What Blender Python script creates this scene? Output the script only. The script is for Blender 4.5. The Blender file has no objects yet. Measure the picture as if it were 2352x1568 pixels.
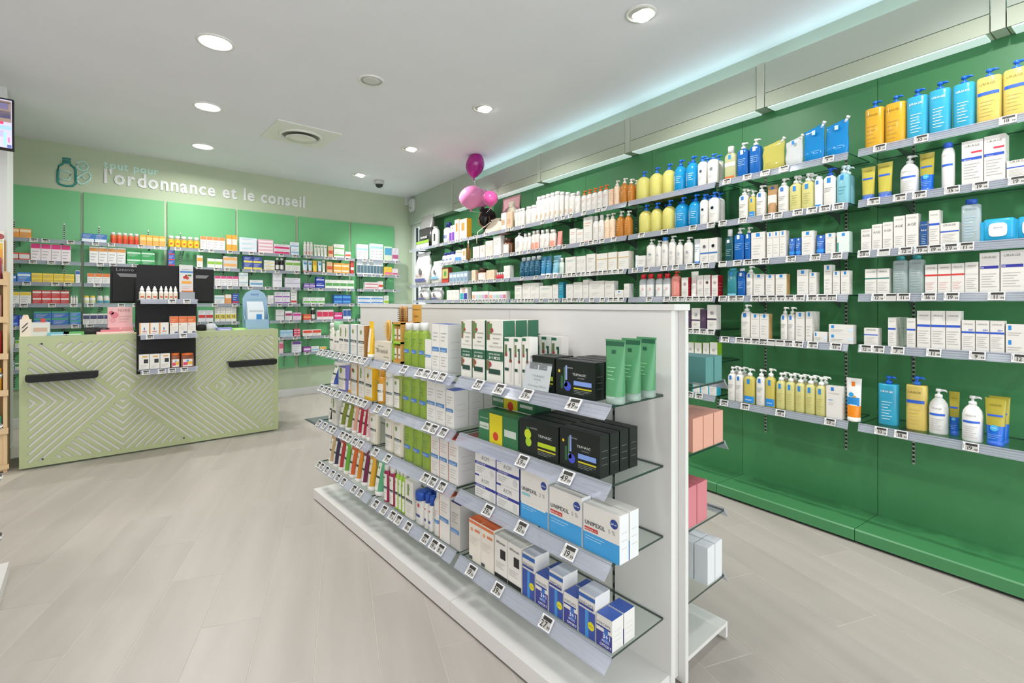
import bpy, math, random
from mathutils import Vector
random.seed(7)
scene = bpy.context.scene
COL = scene.collection
R = math.radians
# ------------------------------------------------------------------ camera
H = 1.44                                   # camera height
FPX, CX, YH = 1120.0, 1176.0, 698.0        # focal length in pixels, centre column, horizon row (2352 x 1568)
AV = R(40.93)                              # camera heading, clockwise from +Y
TH = R(5.93)                               # the shelf wall runs this far off square
cam_data = bpy.data.cameras.new('camera')
cam = bpy.data.objects.new('camera', cam_data)
COL.objects.link(cam)
cam.location = (0, 0, H)
cam.rotation_euler = (math.pi / 2, 0, -AV)
cam_data.sensor_width = 36.0
cam_data.lens = 36.0 * FPX / 2352.0
cam_data.shift_y = -86.0 / 2352.0
cam_data.clip_start = 0.05
scene.camera = cam
# ------------------------------------------------------------------ world and exposure
scene.view_settings.view_transform = 'Standard'
scene.view_settings.look = 'None'
scene.view_settings.gamma = 1.0
scene.view_settings.use_curve_mapping = False
scene.view_settings.exposure = 0.2
SPOT_W, DOWN_W, WORLD_S, COVE_S = 20.0, 18.0, 2.7, 6.5
world = bpy.data.worlds.new('daylight')
scene.world = world
world.use_nodes = True
bg = world.node_tree.nodes['Background']
bg.inputs[0].default_value = (0.93, 0.965, 1.0, 1)
bg.inputs[1].default_value = WORLD_S
scene.cycles.max_bounces = 9
scene.cycles.diffuse_bounces = 4
scene.cycles.transparent_max_bounces = 24
scene.cycles.caustics_reflective = False
scene.cycles.caustics_refractive = False
scene.cycles.sample_clamp_indirect = 4.0


# ------------------------------------------------------------------ materials
def lin(h):
    h = h.lstrip('#')
    out = []
    for i in (0, 2, 4):
        c = int(h[i:i + 2], 16) / 255.0
        out.append(c / 12.92 if c <= 0.04045 else ((c + 0.055) / 1.055) ** 2.4)
    return (*out, 1.0)


MATS = {}


def M(col, rough=0.5, metal=0.0, clear=0.0, coat=0.0, emit=0.0, name=None):
    """plain procedural material; clear > 0 mixes in a tinted see-through share"""
    key = (col, rough, metal, clear, coat, emit)
    if key in MATS:
        return MATS[key]
    m = bpy.data.materials.new(name or 'paint_' + col.lstrip('#'))
    m.use_nodes = True
    nt = m.node_tree
    p = nt.nodes['Principled BSDF']
    p.inputs['Base Color'].default_value = lin(col)
    p.inputs['Roughness'].default_value = rough
    p.inputs['Metallic'].default_value = metal
    if coat:
        p.inputs['Coat Weight'].default_value = coat
        p.inputs['Coat Roughness'].default_value = 0.1
    if emit:
        p.inputs['Emission Color'].default_value = lin(col)
        p.inputs['Emission Strength'].default_value = emit
    if clear:
        t = nt.nodes.new('ShaderNodeBsdfTransparent')
        c = lin(col)
        k = 0.55
        t.inputs[0].default_value = tuple(1 - (1 - x) * k for x in c[:3]) + (1,)
        mx = nt.nodes.new('ShaderNodeMixShader')
        mx.inputs[0].default_value = clear
        nt.links.new(p.outputs[0], mx.inputs[1])
        nt.links.new(t.outputs[0], mx.inputs[2])
        nt.links.new(mx.outputs[0], nt.nodes['Material Output'].inputs[0])
    MATS[key] = m
    return m


def glass_mat(name, tint, spec=1.0):
    m = bpy.data.materials.new(name)
    m.use_nodes = True
    nt = m.node_tree
    nt.nodes.remove(nt.nodes['Principled BSDF'])
    t = nt.nodes.new('ShaderNodeBsdfTransparent')
    t.inputs[0].default_value = tint
    g = nt.nodes.new('ShaderNodeBsdfGlossy')
    g.inputs['Roughness'].default_value = 0.03
    f = nt.nodes.new('ShaderNodeFresnel')
    f.inputs[0].default_value = 1.45
    mu = nt.nodes.new('ShaderNodeMath')
    mu.operation = 'MULTIPLY'
    mu.inputs[1].default_value = spec
    mx = nt.nodes.new('ShaderNodeMixShader')
    ge = nt.nodes.new('ShaderNodeNewGeometry')      # leaving the slab never mirrors: no false total reflection
    sb = nt.nodes.new('ShaderNodeMath')
    sb.operation = 'SUBTRACT'
    sb.inputs[0].default_value = 1.0
    m2 = nt.nodes.new('ShaderNodeMath')
    m2.operation = 'MULTIPLY'
    nt.links.new(ge.outputs['Backfacing'], sb.inputs[1])
    nt.links.new(f.outputs[0], mu.inputs[0])
    nt.links.new(mu.outputs[0], m2.inputs[0])
    nt.links.new(sb.outputs[0], m2.inputs[1])
    nt.links.new(m2.outputs[0], mx.inputs[0])
    nt.links.new(t.outputs[0], mx.inputs[1])
    nt.links.new(g.outputs[0], mx.inputs[2])
    nt.links.new(mx.outputs[0], nt.nodes['Material Output'].inputs[0])
    return m


GLASS = glass_mat('shelf_glass', (0.93, 0.97, 0.95, 1), 0.8)
PANE = glass_mat('window_glass', (0.92, 0.96, 0.97, 1), 0.7)
GEDGE = M('#1f3a34', 0.15, clear=0.15, name='glass_edge')
RAIL = M('#d3d7e2', 0.14, clear=0.64, name='rail_plastic')
ACRYL = M('#dfe4ea', 0.12, clear=0.6, name='clear_acrylic')


def noisy(name, c1, c2, scale, rough, stretch=(1, 1, 1), bump=0.0, rnd=0.0):
    m = bpy.data.materials.new(name)
    m.use_nodes = True
    nt = m.node_tree
    p = nt.nodes['Principled BSDF']
    p.inputs['Roughness'].default_value = rough
    tc = nt.nodes.new('ShaderNodeTexCoord')
    mp = nt.nodes.new('ShaderNodeMapping')
    mp.inputs['Scale'].default_value = stretch
    nz = nt.nodes.new('ShaderNodeTexNoise')
    nz.inputs['Scale'].default_value = scale
    nz.inputs['Detail'].default_value = 6
    cr = nt.nodes.new('ShaderNodeValToRGB')
    cr.color_ramp.elements[0].position = 0.3
    cr.color_ramp.elements[1].position = 0.72
    cr.color_ramp.elements[0].color = lin(c1)
    cr.color_ramp.elements[1].color = lin(c2)
    nt.links.new(tc.outputs['Object'], mp.inputs[0])
    nt.links.new(mp.outputs[0], nz.inputs['Vector'])
    nt.links.new(nz.outputs[0], cr.inputs[0])
    out = cr.outputs[0]
    if rnd:
        oi = nt.nodes.new('ShaderNodeObjectInfo')
        mr = nt.nodes.new('ShaderNodeMapRange')
        mr.inputs[3].default_value = 1 - rnd
        mr.inputs[4].default_value = 1 + rnd
        nt.links.new(oi.outputs['Random'], mr.inputs[0])
        ad = nt.nodes.new('ShaderNodeVectorMath')
        ad.operation = 'ADD'
        nt.links.new(mp.outputs[0], ad.inputs[0])
        cb = nt.nodes.new('ShaderNodeCombineXYZ')
        ml = nt.nodes.new('ShaderNodeMath')
        ml.operation = 'MULTIPLY'
        ml.inputs[1].default_value = 57.0
        nt.links.new(oi.outputs['Random'], ml.inputs[0])
        nt.links.new(ml.outputs[0], cb.inputs[0])
        nt.links.new(ml.outputs[0], cb.inputs[1])
        nt.links.new(cb.outputs[0], ad.inputs[1])
        nt.links.new(ad.outputs[0], nz.inputs['Vector'])
        hs = nt.nodes.new('ShaderNodeHueSaturation')
        nt.links.new(mr.outputs[0], hs.inputs['Value'])
        nt.links.new(out, hs.inputs['Color'])
        out = hs.outputs[0]
    nt.links.new(out, p.inputs['Base Color'])
    if bump:
        bp = nt.nodes.new('ShaderNodeBump')
        bp.inputs['Strength'].default_value = bump
        bp.inputs['Distance'].default_value = 0.002
        nt.links.new(nz.outputs[0], bp.inputs['Height'])
        nt.links.new(bp.outputs[0], p.inputs['Normal'])
    return m


# ------------------------------------------------------------------ glyphs (built-in font, one mesh per character)
GL = {}


def load_glyphs():
    chars = "ABCDEFGHIJKLMNOPQRSTUVWXYZabcdefghijklmnopqrstuvwxyz0123456789+%'-.,/°é"
    obs = []
    for bold in (0, 1, 2):
        for ch in chars:
            cu = bpy.data.curves.new('glyph', 'FONT')
            cu.body = ch
            cu.size = 1.0
            cu.resolution_u = 2
            cu.fill_mode = 'FRONT'
            cu.offset = (0.0, 0.016, 0.024)[bold]
            o = bpy.data.objects.new('glyph', cu)
            COL.objects.link(o)
            obs.append((ch, bold, o))
    dg = bpy.context.evaluated_depsgraph_get()
    for ch, bold, o in obs:
        ev = o.evaluated_get(dg)
        me = ev.to_mesh()
        vs = [(v.co.x, v.co.y) for v in me.vertices]
        fs = [tuple(p.vertices) for p in me.polygons]
        adv = (max(x for x, y in vs) + 0.075) if vs else 0.3
        GL[(ch, bold)] = (vs, fs, adv)
        ev.to_mesh_clear()
    for ch, bold, o in obs:
        cu = o.data
        bpy.data.objects.remove(o)
        bpy.data.curves.remove(cu)


load_glyphs()


def text_width(s, bold=0, track=0.0):
    return sum((GL[(c, bold)][2] if (c, bold) in GL else 0.32) + track for c in s)


# ------------------------------------------------------------------ mesh builder
class MB:
    def __init__(s):
        s.v, s.f, s.m, s.sm, s.mats = [], [], [], [], []

    def mi(s, mat):
        if isinstance(mat, str):
            mat = M(mat)
        if mat not in s.mats:
            s.mats.append(mat)
        return s.mats.index(mat)

    def face(s, pts, mat, smooth=False):
        b = len(s.v)
        s.v += [tuple(p) for p in pts]
        s.f.append(tuple(range(b, b + len(pts))))
        s.m.append(s.mi(mat))
        s.sm.append(smooth)

    def box(s, x0, x1, y0, y1, z0, z1, mat, side=None, top=None, front=None):
        b = len(s.v)
        s.v += [(x0, y0, z0), (x1, y0, z0), (x1, y1, z0), (x0, y1, z0), (x0, y0, z1), (x1, y0, z1), (x1, y1, z1), (x0, y1, z1)]
        q = [(0, 3, 2, 1), (4, 5, 6, 7), (0, 1, 5, 4), (1, 2, 6, 5), (2, 3, 7, 6), (3, 0, 4, 7)]
        ms = [mat, top or mat, front or mat, side or mat, mat, side or mat]
        for a, mm in zip(q, ms):
            s.f.append(tuple(b + i for i in a))
            s.m.append(s.mi(mm))
            s.sm.append(False)

    def prism(s, pts, axis, a0, a1, mat, cap=None):
        """extrude a 2D polygon along axis 0/1/2"""
        def mk(p, a):
            p = list(p)
            p.insert(axis, a)
            return tuple(p)
        n = len(pts)
        b = len(s.v)
        s.v += [mk(p, a0) for p in pts] + [mk(p, a1) for p in pts]
        for i in range(n):
            j = (i + 1) % n
            s.f.append((b + i, b + j, b + n + j, b + n + i))
            s.m.append(s.mi(mat))
            s.sm.append(False)
        for fc in (tuple(b + i for i in range(n))[::-1], tuple(b + n + i for i in range(n))):
            s.f.append(fc)
            s.m.append(s.mi(cap or mat))
            s.sm.append(False)

    def loft(s, rings, mat, caps=True, smooth=True):
        n = len(rings[0])
        b = len(s.v)
        for r in rings:
            s.v += [tuple(p) for p in r]
        for k in range(len(rings) - 1):
            for i in range(n):
                j = (i + 1) % n
                s.f.append((b + k * n + i, b + k * n + j, b + (k + 1) * n + j, b + (k + 1) * n + i))
                s.m.append(s.mi(mat))
                s.sm.append(smooth)
        if caps:
            s.f.append(tuple(b + i for i in range(n))[::-1])
            s.f.append(tuple(b + (len(rings) - 1) * n + i for i in range(n)))
            s.m += [s.mi(mat)] * 2
            s.sm += [False] * 2

    def tube(s, pts, r, mat, n=6):
        rings = []
        for i, p in enumerate(pts):
            p = Vector(p)
            d = (Vector(pts[min(i + 1, len(pts) - 1)]) - Vector(pts[max(i - 1, 0)])).normalized()
            u = d.orthogonal().normalized() if abs(d.z) > 0.99 else d.cross(Vector((0, 0, 1))).normalized()
            w = d.cross(u)
            rr = r[i] if isinstance(r, (list, tuple)) else r
            rings.append([p + (u * math.cos(t) + w * math.sin(t)) * rr for t in (2 * math.pi * k / n for k in range(n))])
        s.loft(rings, mat)

    def text(s, txt, x, z, size, mat, y=0.0, bold=0, width=None, align=0.5, yfun=None, depth=0.0, vertical=False, track=0.0):
        """lettering facing -y; size is the em size; width overrides it"""
        w = text_width(txt, bold, track)
        if width:
            size = min(size, width / w) if size else width / w
        cx = x - w * size * align if not vertical else 0
        k = s.mi(mat)
        pen = 0.0
        for c in txt:
            g = GL.get((c, bold))
            if g is None:
                pen += 0.32 + track
                continue
            vs, fs, adv = g
            b = len(s.v)
            for gx, gy in vs:
                if vertical:
                    px, pz = x - gy * size, z + (pen + gx) * size
                else:
                    px, pz = cx + (pen + gx) * size, z + gy * size
                s.v.append((px, (yfun(px) if yfun else y) - depth, pz))
            for f in fs:
                s.f.append(tuple(b + i for i in f))
                s.m.append(k)
                s.sm.append(False)
            pen += adv + track

    def mesh(s, name):
        me = bpy.data.meshes.new(name)
        me.from_pydata(s.v, [], s.f)
        for m in s.mats:
            me.materials.append(m)
        me.polygons.foreach_set('material_index', s.m)
        me.polygons.foreach_set('use_smooth', s.sm)
        me.update()
        return me

    def build(s, name, parent=None, loc=None, rz=None):
        return obj(name, s.mesh(name), parent, loc, rz)


def obj(name, me, parent=None, loc=None, rz=None):
    o = bpy.data.objects.new(name, me)
    COL.objects.link(o)
    if parent is not None:
        o.parent = parent
    if loc is not None:
        o.location = loc
    if rz:
        o.rotation_euler = (0, 0, rz)
    return o


USED = {}


def tag(o, label, cat, group=None, kind=None):
    n = len(label.replace(',', ' ').split())
    if not 4 <= n <= 16:
        print('LABEL LENGTH', n, label, flush=True)
    if label in USED and USED[label] != group:
        print('LABEL TWICE', label)
    USED[label] = group
    o['label'] = label
    o['category'] = cat
    if group:
        o['group'] = group
    if kind:
        o['kind'] = kind
    return o


def struct(o, label, cat):
    return tag(o, label, cat, kind='structure')


# ------------------------------------------------------------------ stations: a wall or shelf face with its own frame
class St:
    """local x to the right of somebody facing it, local y into it, z up"""
    def __init__(s, ox, oy, phi):
        s.o, s.phi = (ox, oy), phi
        s.c, s.s = math.cos(phi), math.sin(phi)

    def pt(s, x, y, z):
        return (s.o[0] + x * s.c - y * s.s, s.o[1] + x * s.s + y * s.c, z)

    def loc(s, X, Y):
        dx, dy = X - s.o[0], Y - s.o[1]
        return (dx * s.c + dy * s.s, -dx * s.s + dy * s.c)

    def px(s, x, y, ly):
        """point of the plane local y = ly seen at photo pixel x, y"""
        u, v = (x - CX) / FPX, (y - YH) / FPX
        d = (math.sin(AV) + u * math.cos(AV), math.cos(AV) - u * math.sin(AV))
        c = s.loc(0, 0)
        dl = (d[0] * s.c + d[1] * s.s, -d[0] * s.s + d[1] * s.c)
        t = (ly - c[1]) / dl[1]
        return c[0] + t * dl[0], H - v * t


WD = (math.sin(TH), math.cos(TH))
WN = (-WD[1], WD[0])
P0 = (3.48, 0.871)
RW = St(P0[0] - 0.36 * WN[0], P0[1] - 0.36 * WN[1], -(math.pi / 2 + TH))   # green shelf wall
GF = St(1.611, 0.0, -math.pi / 2)                                          # gondola, side towards the camera
GR = St(1.712, 0.0, math.pi / 2)                                           # gondola, far side
BW = St(0.0, 8.05, 0.0)                                                    # back wall
CT = St(0.0, 5.95, 0.0)                                                    # counter front
CEIL = 3.392
LX = lambda s: -s                              # wall distance s (away from the camera) is -x in the station frame

# ------------------------------------------------------------------ structure
SAGE = noisy('sage_paint', '#b9c5aa', '#bdc9ae', 3.0, 0.75)
WHITEPAINT = noisy('ceiling_plaster', '#f1f0f8', '#f4f3fb', 2.0, 0.9)
GREEN = noisy('green_laminate', '#40804f', '#458655', 1.2, 0.4)
GREENB = noisy('pale_green_laminate', '#6cb57c', '#73bc83', 1.2, 0.45)
WHITELAM = noisy('white_laminate', '#dcdad6', '#e0deda', 2.0, 0.35)
GREYPAINT = noisy('fascia_paint', '#b9c3b6', '#bdc7ba', 2.0, 0.6)
LIMEPAINT = noisy('counter_lacquer', '#aeb78a', '#b3bc8f', 2.0, 0.5)
SLATE = M('#d9d9d7', 0.4)
DARK = M('#2b2f2e', 0.5)
BLACK = M('#0a0a0b', 0.7)
WHITE = M('#e3e1dd', 0.45)
CHROME = M('#b9bdc0', 0.25, metal=1.0)

PLAN = [(-4.2, -3.2), RW.pt(LX(-4.2), 0.34, 0)[:2], RW.pt(LX(7.5), 0.34, 0)[:2], (-4.2, 8.2)]
floor_mb = MB()
floor_mb.prism(PLAN, 2, -0.05, -0.0014, M('#c4bdb1', 0.6, name='grout'))
floor = floor_mb.build('floor')
struct(floor, 'pale wood-look plank tile floor of the shop', 'floor')
PLANK = noisy('plank_tile', '#a8a199', '#b3aca4', 9.0, 0.42, (1.0, 0.09, 1.0), 0.05, 0.03)
ph = R(21.37)
pd, pn = (math.sin(ph), math.cos(ph)), (math.cos(ph), -math.sin(ph))
PW, PL = 0.243, 1.405
plank_mb = MB()
hw, hl, b = PW / 2 - 0.0012, PL / 2 - 0.0012, 0.0012
plank_mb.loft([[(-hw, -hl, -0.01), (hw, -hl, -0.01), (hw, hl, -0.01), (-hw, hl, -0.01)],
               [(-hw, -hl, -b), (hw, -hl, -b), (hw, hl, -b), (-hw, hl, -b)],
               [(-hw + b, -hl + b, 0), (hw - b, -hl + b, 0), (hw - b, hl - b, 0), (-hw + b, hl - b, 0)]], PLANK, smooth=False)
plank_me = plank_mb.mesh('plank')
for k in range(-11, 15):
    off = 0.153 + PW * (k + 0.5)
    j0 = (2.50, 2.03, 1.565)[k % 3]
    for j in range(-4, 6):
        al = j0 + PL * (j + 0.5)
        X, Y = pn[0] * off + pd[0] * al, pn[1] * off + pd[1] * al
        fw = X * math.sin(AV) + Y * math.cos(AV)
        rt = X * math.cos(AV) - Y * math.sin(AV)
        if -1.9 < X < 4.2 and -1.3 < Y < 8.5 and fw > -0.3 and abs(rt) < 1.25 * fw + 1.5:
            obj('plank', plank_me, floor, (X, Y, 0), -ph)

mb = MB()
mb.prism(PLAN, 2, CEIL, CEIL + 0.06, WHITEPAINT)
ceiling = struct(mb.build('ceiling'), 'smooth white plaster ceiling with recessed lights', 'ceiling')
mb = MB()
mb.box(-4.2, 4.62, 8.05, 8.2, 0, CEIL, SAGE)
wall_back = struct(mb.build('wall_back'), 'sage green back wall behind the counter', 'wall')
mb = MB()
mb.box(-4.3, -4.2, -3.2, 8.2, 0, CEIL, M('#d9d7d2', .8))
struct(mb.build('wall_left'), 'plain white left wall outside the picture', 'wall')
# baseboard
mb = MB()
mb.prism([(8.05, 0), (8.036, 0), (8.036, 0.10), (8.040, 0.112), (8.05, 0.112)], 0, -4.2, 4.35, SLATE)
struct(mb.build('baseboard_back'), 'white baseboard along the sage back wall', 'baseboard')
# back-wall panels
PAN = [(-0.78, -0.081), (-0.052, 0.762), (0.798, 1.614), (1.648, 2.448), (2.494, 3.313), (3.351, 4.145)]
for (x0, x1) in PAN:
    mb = MB()
    mb.box(x0, x1, 8.05 - 0.03, 8.05 - 0.0005, 0.45, 2.822, GREENB)
    mb.build('green_panel', wall_back)


def slotted_strip(mb, w, z0, z1, light, dark):
    mb.box(-w / 2, w / 2, -0.004, 0.0, z0, z1, light)
    z = z0 + 0.01
    while z < z1 - 0.02:
        mb.face([(-w / 2 * 0.9, -0.0045, z), (w / 2 * 0.9, -0.0045, z), (w / 2 * 0.9, -0.0045, z + 0.015), (-w / 2 * 0.9, -0.0045, z + 0.015)], dark)
        z += 0.026


STRIP_L, STRIP_D = M('#b9b9b2', 0.4, metal=0.6), M('#161a18', 0.8)
mb = MB()
slotted_strip(mb, 0.011, 0.47, 2.42, STRIP_L, STRIP_D)
strip_me = mb.mesh('slotted_strip')
for (x0, x1) in PAN:
    for t in (0.18, 0.79):
        obj('slotted_strip', strip_me, wall_back, (x0 + (x1 - x0) * t, 8.02, 0))

# right wall: building wall, green panels, plinths, fascia
mb = MB()
a0, a1 = LX(7.26), LX(-3.0)
mb.prism([RW.pt(a0, 0.02, 0)[:2], RW.pt(a1, 0.02, 0)[:2], RW.pt(a1, 0.35, 0)[:2], RW.pt(LX(7.22), 0.35, 0)[:2]], 2, 0, 0.9, GREYPAINT)
mb.prism([RW.pt(LX(6.72), 0.02, 0)[:2], RW.pt(a1, 0.02, 0)[:2], RW.pt(a1, 0.35, 0)[:2], RW.pt(LX(6.72), 0.35, 0)[:2]], 2, 0.9, 2.9, GREYPAINT)
mb.prism([RW.pt(a0, 0.02, 0)[:2], RW.pt(a1, 0.02, 0)[:2], RW.pt(a1, 0.35, 0)[:2], RW.pt(LX(7.22), 0.35, 0)[:2]], 2, 2.9, CEIL, GREYPAINT)
wall_right = struct(mb.build('wall_right'), 'right-hand wall clad in green shelving panels', 'wall')
SEAMS = [-2.70, -1.80, -0.90, -0.004, 0.90, 1.79, 2.69, 3.65, 4.66, 5.56, 6.72]
for s0, s1 in zip(SEAMS[:-1], SEAMS[1:]):
    mb = MB()
    x0, x1 = LX(s1) + 0.0015, LX(s0) - 0.0015
    mb.box(x0, x1, 0.0, 0.0195, 0.085, 2.9, GREEN)
    mb.build('green_panel', wall_right, RW.pt(0, 0, 0), RW.phi)
mb = MB()
slotted_strip(mb, 0.013, 0.46, 2.62, STRIP_L, STRIP_D)
strip_me = mb.mesh('slotted_strip')
for x in (2099, 1944, 1759, 1650, 1535, 1462, 1375, 1318, 1246, 1203, 1148, 1112, 1060):
    lx = RW.px(x, 700, 0.0)[0]
    obj('slotted_strip', strip_me, wall_right, RW.pt(lx, 0, 0), RW.phi)
BAYN = ['bay beside the camera', 'nearest green bay', 'second green bay', 'third green bay', 'fourth green bay', 'fifth green bay', 'sixth green bay', 'seventh green bay', 'window-end green bay']
for i, (s0, s1) in enumerate(zip(SEAMS[1:-1], SEAMS[2:])):
    mb = MB()
    x0, x1 = LX(s1) + 0.002, LX(s0) - 0.002
    mb.prism([(-0.36, 0.018), (-0.36, 0.08), (-0.352, 0.087), (-0.002, 0.087), (-0.002, 0.018)], 0, x0, x1, GREEN)
    mb.box(x0 + 0.01, x1 - 0.01, -0.335, -0.01, 0.0, 0.018, DARK)
    o = mb.build('plinth', None, RW.pt(0, 0, 0), RW.phi)
    if i < len(BAYN):
        tag(o, 'green laminate plinth under the ' + BAYN[i], 'plinth', 'green plinths along the shelf wall')
# fascia with posts
POSTS = [-1.85, -0.583, 0.695, 1.99, 3.37, 4.86, 5.57]
for s in POSTS:
    mb = MB()
    mb.box(LX(s) - 0.028, LX(s) + 0.028, -0.123, -0.001, 2.9, 3.235 if s < 5.5 else CEIL - 0.001, M('#c3cabb', 0.55))
    mb.build('fascia_post', wall_right, RW.pt(0, 0, 0), RW.phi)
for s0, s1 in zip(POSTS[:-1], POSTS[1:]):
    for nm, z0, z1, yo in (('fascia_panel', 3.006, 3.23, -0.118), ('fascia_valance', 2.9, 3.0, -0.12)):
        mb = MB()
        x0, x1 = LX(s1) + 0.034, LX(s0) - 0.034
        mb.box(x0, x1, yo, -0.10 if nm == 'fascia_panel' else -0.001, z0, z1 if s1 < 5.5 or z1 < 3.1 else CEIL - 0.001, GREYPAINT if nm == 'fascia_panel' else M('#bcc5b0', 0.55))
        mb.build(nm, wall_right, RW.pt(0, 0, 0), RW.phi)
    mb = MB()
    mb.box(LX(s1) + 0.05, LX(s0) - 0.05, -0.112, -0.004, 2.892, 2.8995, M('#e2f4f2', 0.5, emit=.45, name='light_diffuser'))
    mb.build('valance_diffuser', wall_right, RW.pt(0, 0, 0), RW.phi)
mb = MB()
mb.box(LX(7.24), LX(5.605), -0.12, -0.001, 2.9, CEIL - 0.001, GREYPAINT)
mb.build('fascia_panel', wall_right, RW.pt(0, 0, 0), RW.phi)
# cool light strip hidden on top of the fascia
mb = MB()
mb.box(LX(5.5), LX(-1.8), -0.03, -0.004, 3.19, 3.205, M('#c9eef4', 0.4, emit=COVE_S, name='cove_light'))
mb.build('cove_light_strip', wall_right, RW.pt(0, 0, 0), RW.phi)
# window at the far end of the wall
win = bpy.data.objects.new('window_1', None)
COL.objects.link(win)
win.location = RW.pt(LX(6.9), 0, 0.9)
win.rotation_euler = (0, 0, RW.phi)
struct(win, 'narrow bright window at the far end of the shelf wall', 'window')
WF = M('#e9ecec', 0.35)
for nm, q, mt in (('frame', (-0.35, -0.24, -0.06, 0.03, 0, 2.0), WF), ('frame', (0.15, 0.178, -0.03, 0.03, 0, 2.0), WF), ('frame', (-0.24, 0.15, -0.03, 0.03, 0, 0.06), WF), ('frame', (-0.24, 0.15, -0.05, 0.03, 1.94, 2.0), WF),
                  ('gasket', (-0.24, -0.232, -0.028, 0.01, 0.06, 1.94), DARK), ('pane', (-0.232, 0.15, 0.0, 0.012, 0.06, 1.94), PANE)):
    mb = MB()
    mb.box(*q, mt)
    mb.build(nm, win)
# white column at the left edge
mb = MB()
mb.box(-1.3, -0.557, 6.30, 6.75, 0, CEIL - 0.001, M('#dcdcda', 0.6))
mb.box(-1.3, -0.552, 6.295, 6.755, 0, 0.1, SLATE)
struct(mb.build('wall_column'), 'white square column beside the television', 'column')


# ------------------------------------------------------------------ product makers (meshes cached, parts returned as (name, mesh))
def ring(z, rx, ry, e=2.0, n=14, cx=0.0, cy=0.0):
    out = []
    for k in range(n):
        t = 2 * math.pi * (k + 0.5) / n
        c, s_ = math.cos(t), math.sin(t)
        out.append((cx + rx * math.copysign(abs(c) ** (2 / e), c), cy + ry * math.copysign(abs(s_) ** (2 / e), s_), z))
    return out


def front(rx, ry, e, cy=0.0):
    def f(x):
        q = min(abs(x) / rx, 0.999)
        return cy - ry * (1 - q ** e) ** (1 / e) - 0.0008
    return f


def patch(mb, u0, u1, z0, z1, mat, yf, n=6):
    for i in range(n):
        a, b_ = u0 + (u1 - u0) * i / n, u0 + (u1 - u0) * (i + 1) / n
        mb.face([(a, yf(a), z0), (b_, yf(b_), z0), (b_, yf(b_), z1), (a, yf(a), z1)], mat, True)


def prints(mb, pr, w, h, z0=0.0, yf=None):
    """pr: ('b',u0,u1,v0,v1,col) block, ('t',u,v,size_frac_of_w,text,col,bold), ('l',u0,u1,v0,v1,n,col) fine print lines"""
    yf = yf or (lambda x: -0.0006)
    for k, p in enumerate(pr):
        if p[0] == 'b':
            _, u0, u1, v0, v1, c = p
            patch(mb, (u0 - 0.5) * w, (u1 - 0.5) * w, z0 + v0 * h, z0 + v1 * h, M(c), lambda x: yf(x) - 0.00012 * k, 1 if yf(0) == yf(w * 0.4) else 6)
        elif p[0] == 't':
            _, u, v, sw, t, c, bo = p
            mb.text(t, (u - 0.5) * w, z0 + v * h, 0, M(c), bold=bo, width=sw * w, yfun=lambda x: yf(x) - 0.0009)
        elif p[0] == 'v':
            _, u, v, sh, t, c, bo = p
            mb.text(t, (u - 0.5) * w, z0 + v * h, sh * h / text_width(t, bo), M(c), bold=bo, vertical=True, yfun=lambda x: yf(x) - 0.0009)
        elif p[0] == 'o':
            _, u, v, r, c = p
            n = 16
            mb.face([((u - 0.5) * w + r * w * math.cos(2 * math.pi * i / n), yf((u - 0.5) * w) - 0.0007, z0 + v * h + r * w * math.sin(2 * math.pi * i / n)) for i in range(n)], M(c))
        elif p[0] == 'l':
            _, u0, u1, v0, v1, n, c = p
            for i in range(n):
                v = v1 - (v1 - v0) * (i + 0.5) / n
                e = u1 - (u1 - u0) * ((i * 37) % 5) * 0.09
                dv = (v1 - v0) / n * 0.12
                patch(mb, (u0 - 0.5) * w, (e - 0.5) * w, z0 + (v - dv) * h, z0 + (v + dv) * h, M(c), lambda x: yf(x) - 0.0004, 1 if yf(0) == yf(w * 0.4) else 4)


CACHE = {}


def carton(w, h, d=0.06, c='#dfdcd5', side=None, top=None, pr=(), clear=0.0, **k):
    mb = MB()
    m = M(c, 0.45) if not clear else M(c, 0.15, clear=clear)
    g = 0.0008
    mb.box(-w / 2 + g, w / 2 - g, 0.0, d, 0.0, h, m, side=M(side, 0.45) if side else None, top=M(top, 0.45) if top else None)
    # closing flap and tuck slot on the lid
    mb.box(-w / 2 + 0.002, w / 2 - 0.002, 0.001, d * 0.55, h, h + 0.0006, M(top or c, 0.5))
    prints(mb, pr, w - 2 * g, h)
    sc = side or c
    for q in range(3):
        zz = h * (0.3 + 0.16 * q)
        mb.face([(w / 2 - g + 0.0004, d * 0.2, zz), (w / 2 - g + 0.0004, d * 0.8, zz), (w / 2 - g + 0.0004, d * 0.8, zz + h * 0.01), (w / 2 - g + 0.0004, d * 0.2, zz + h * 0.01)], M('#b9b7b3' if sc > '#888888' else '#6f7a76'))
    return [(None, mb.mesh('carton'))]


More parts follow.
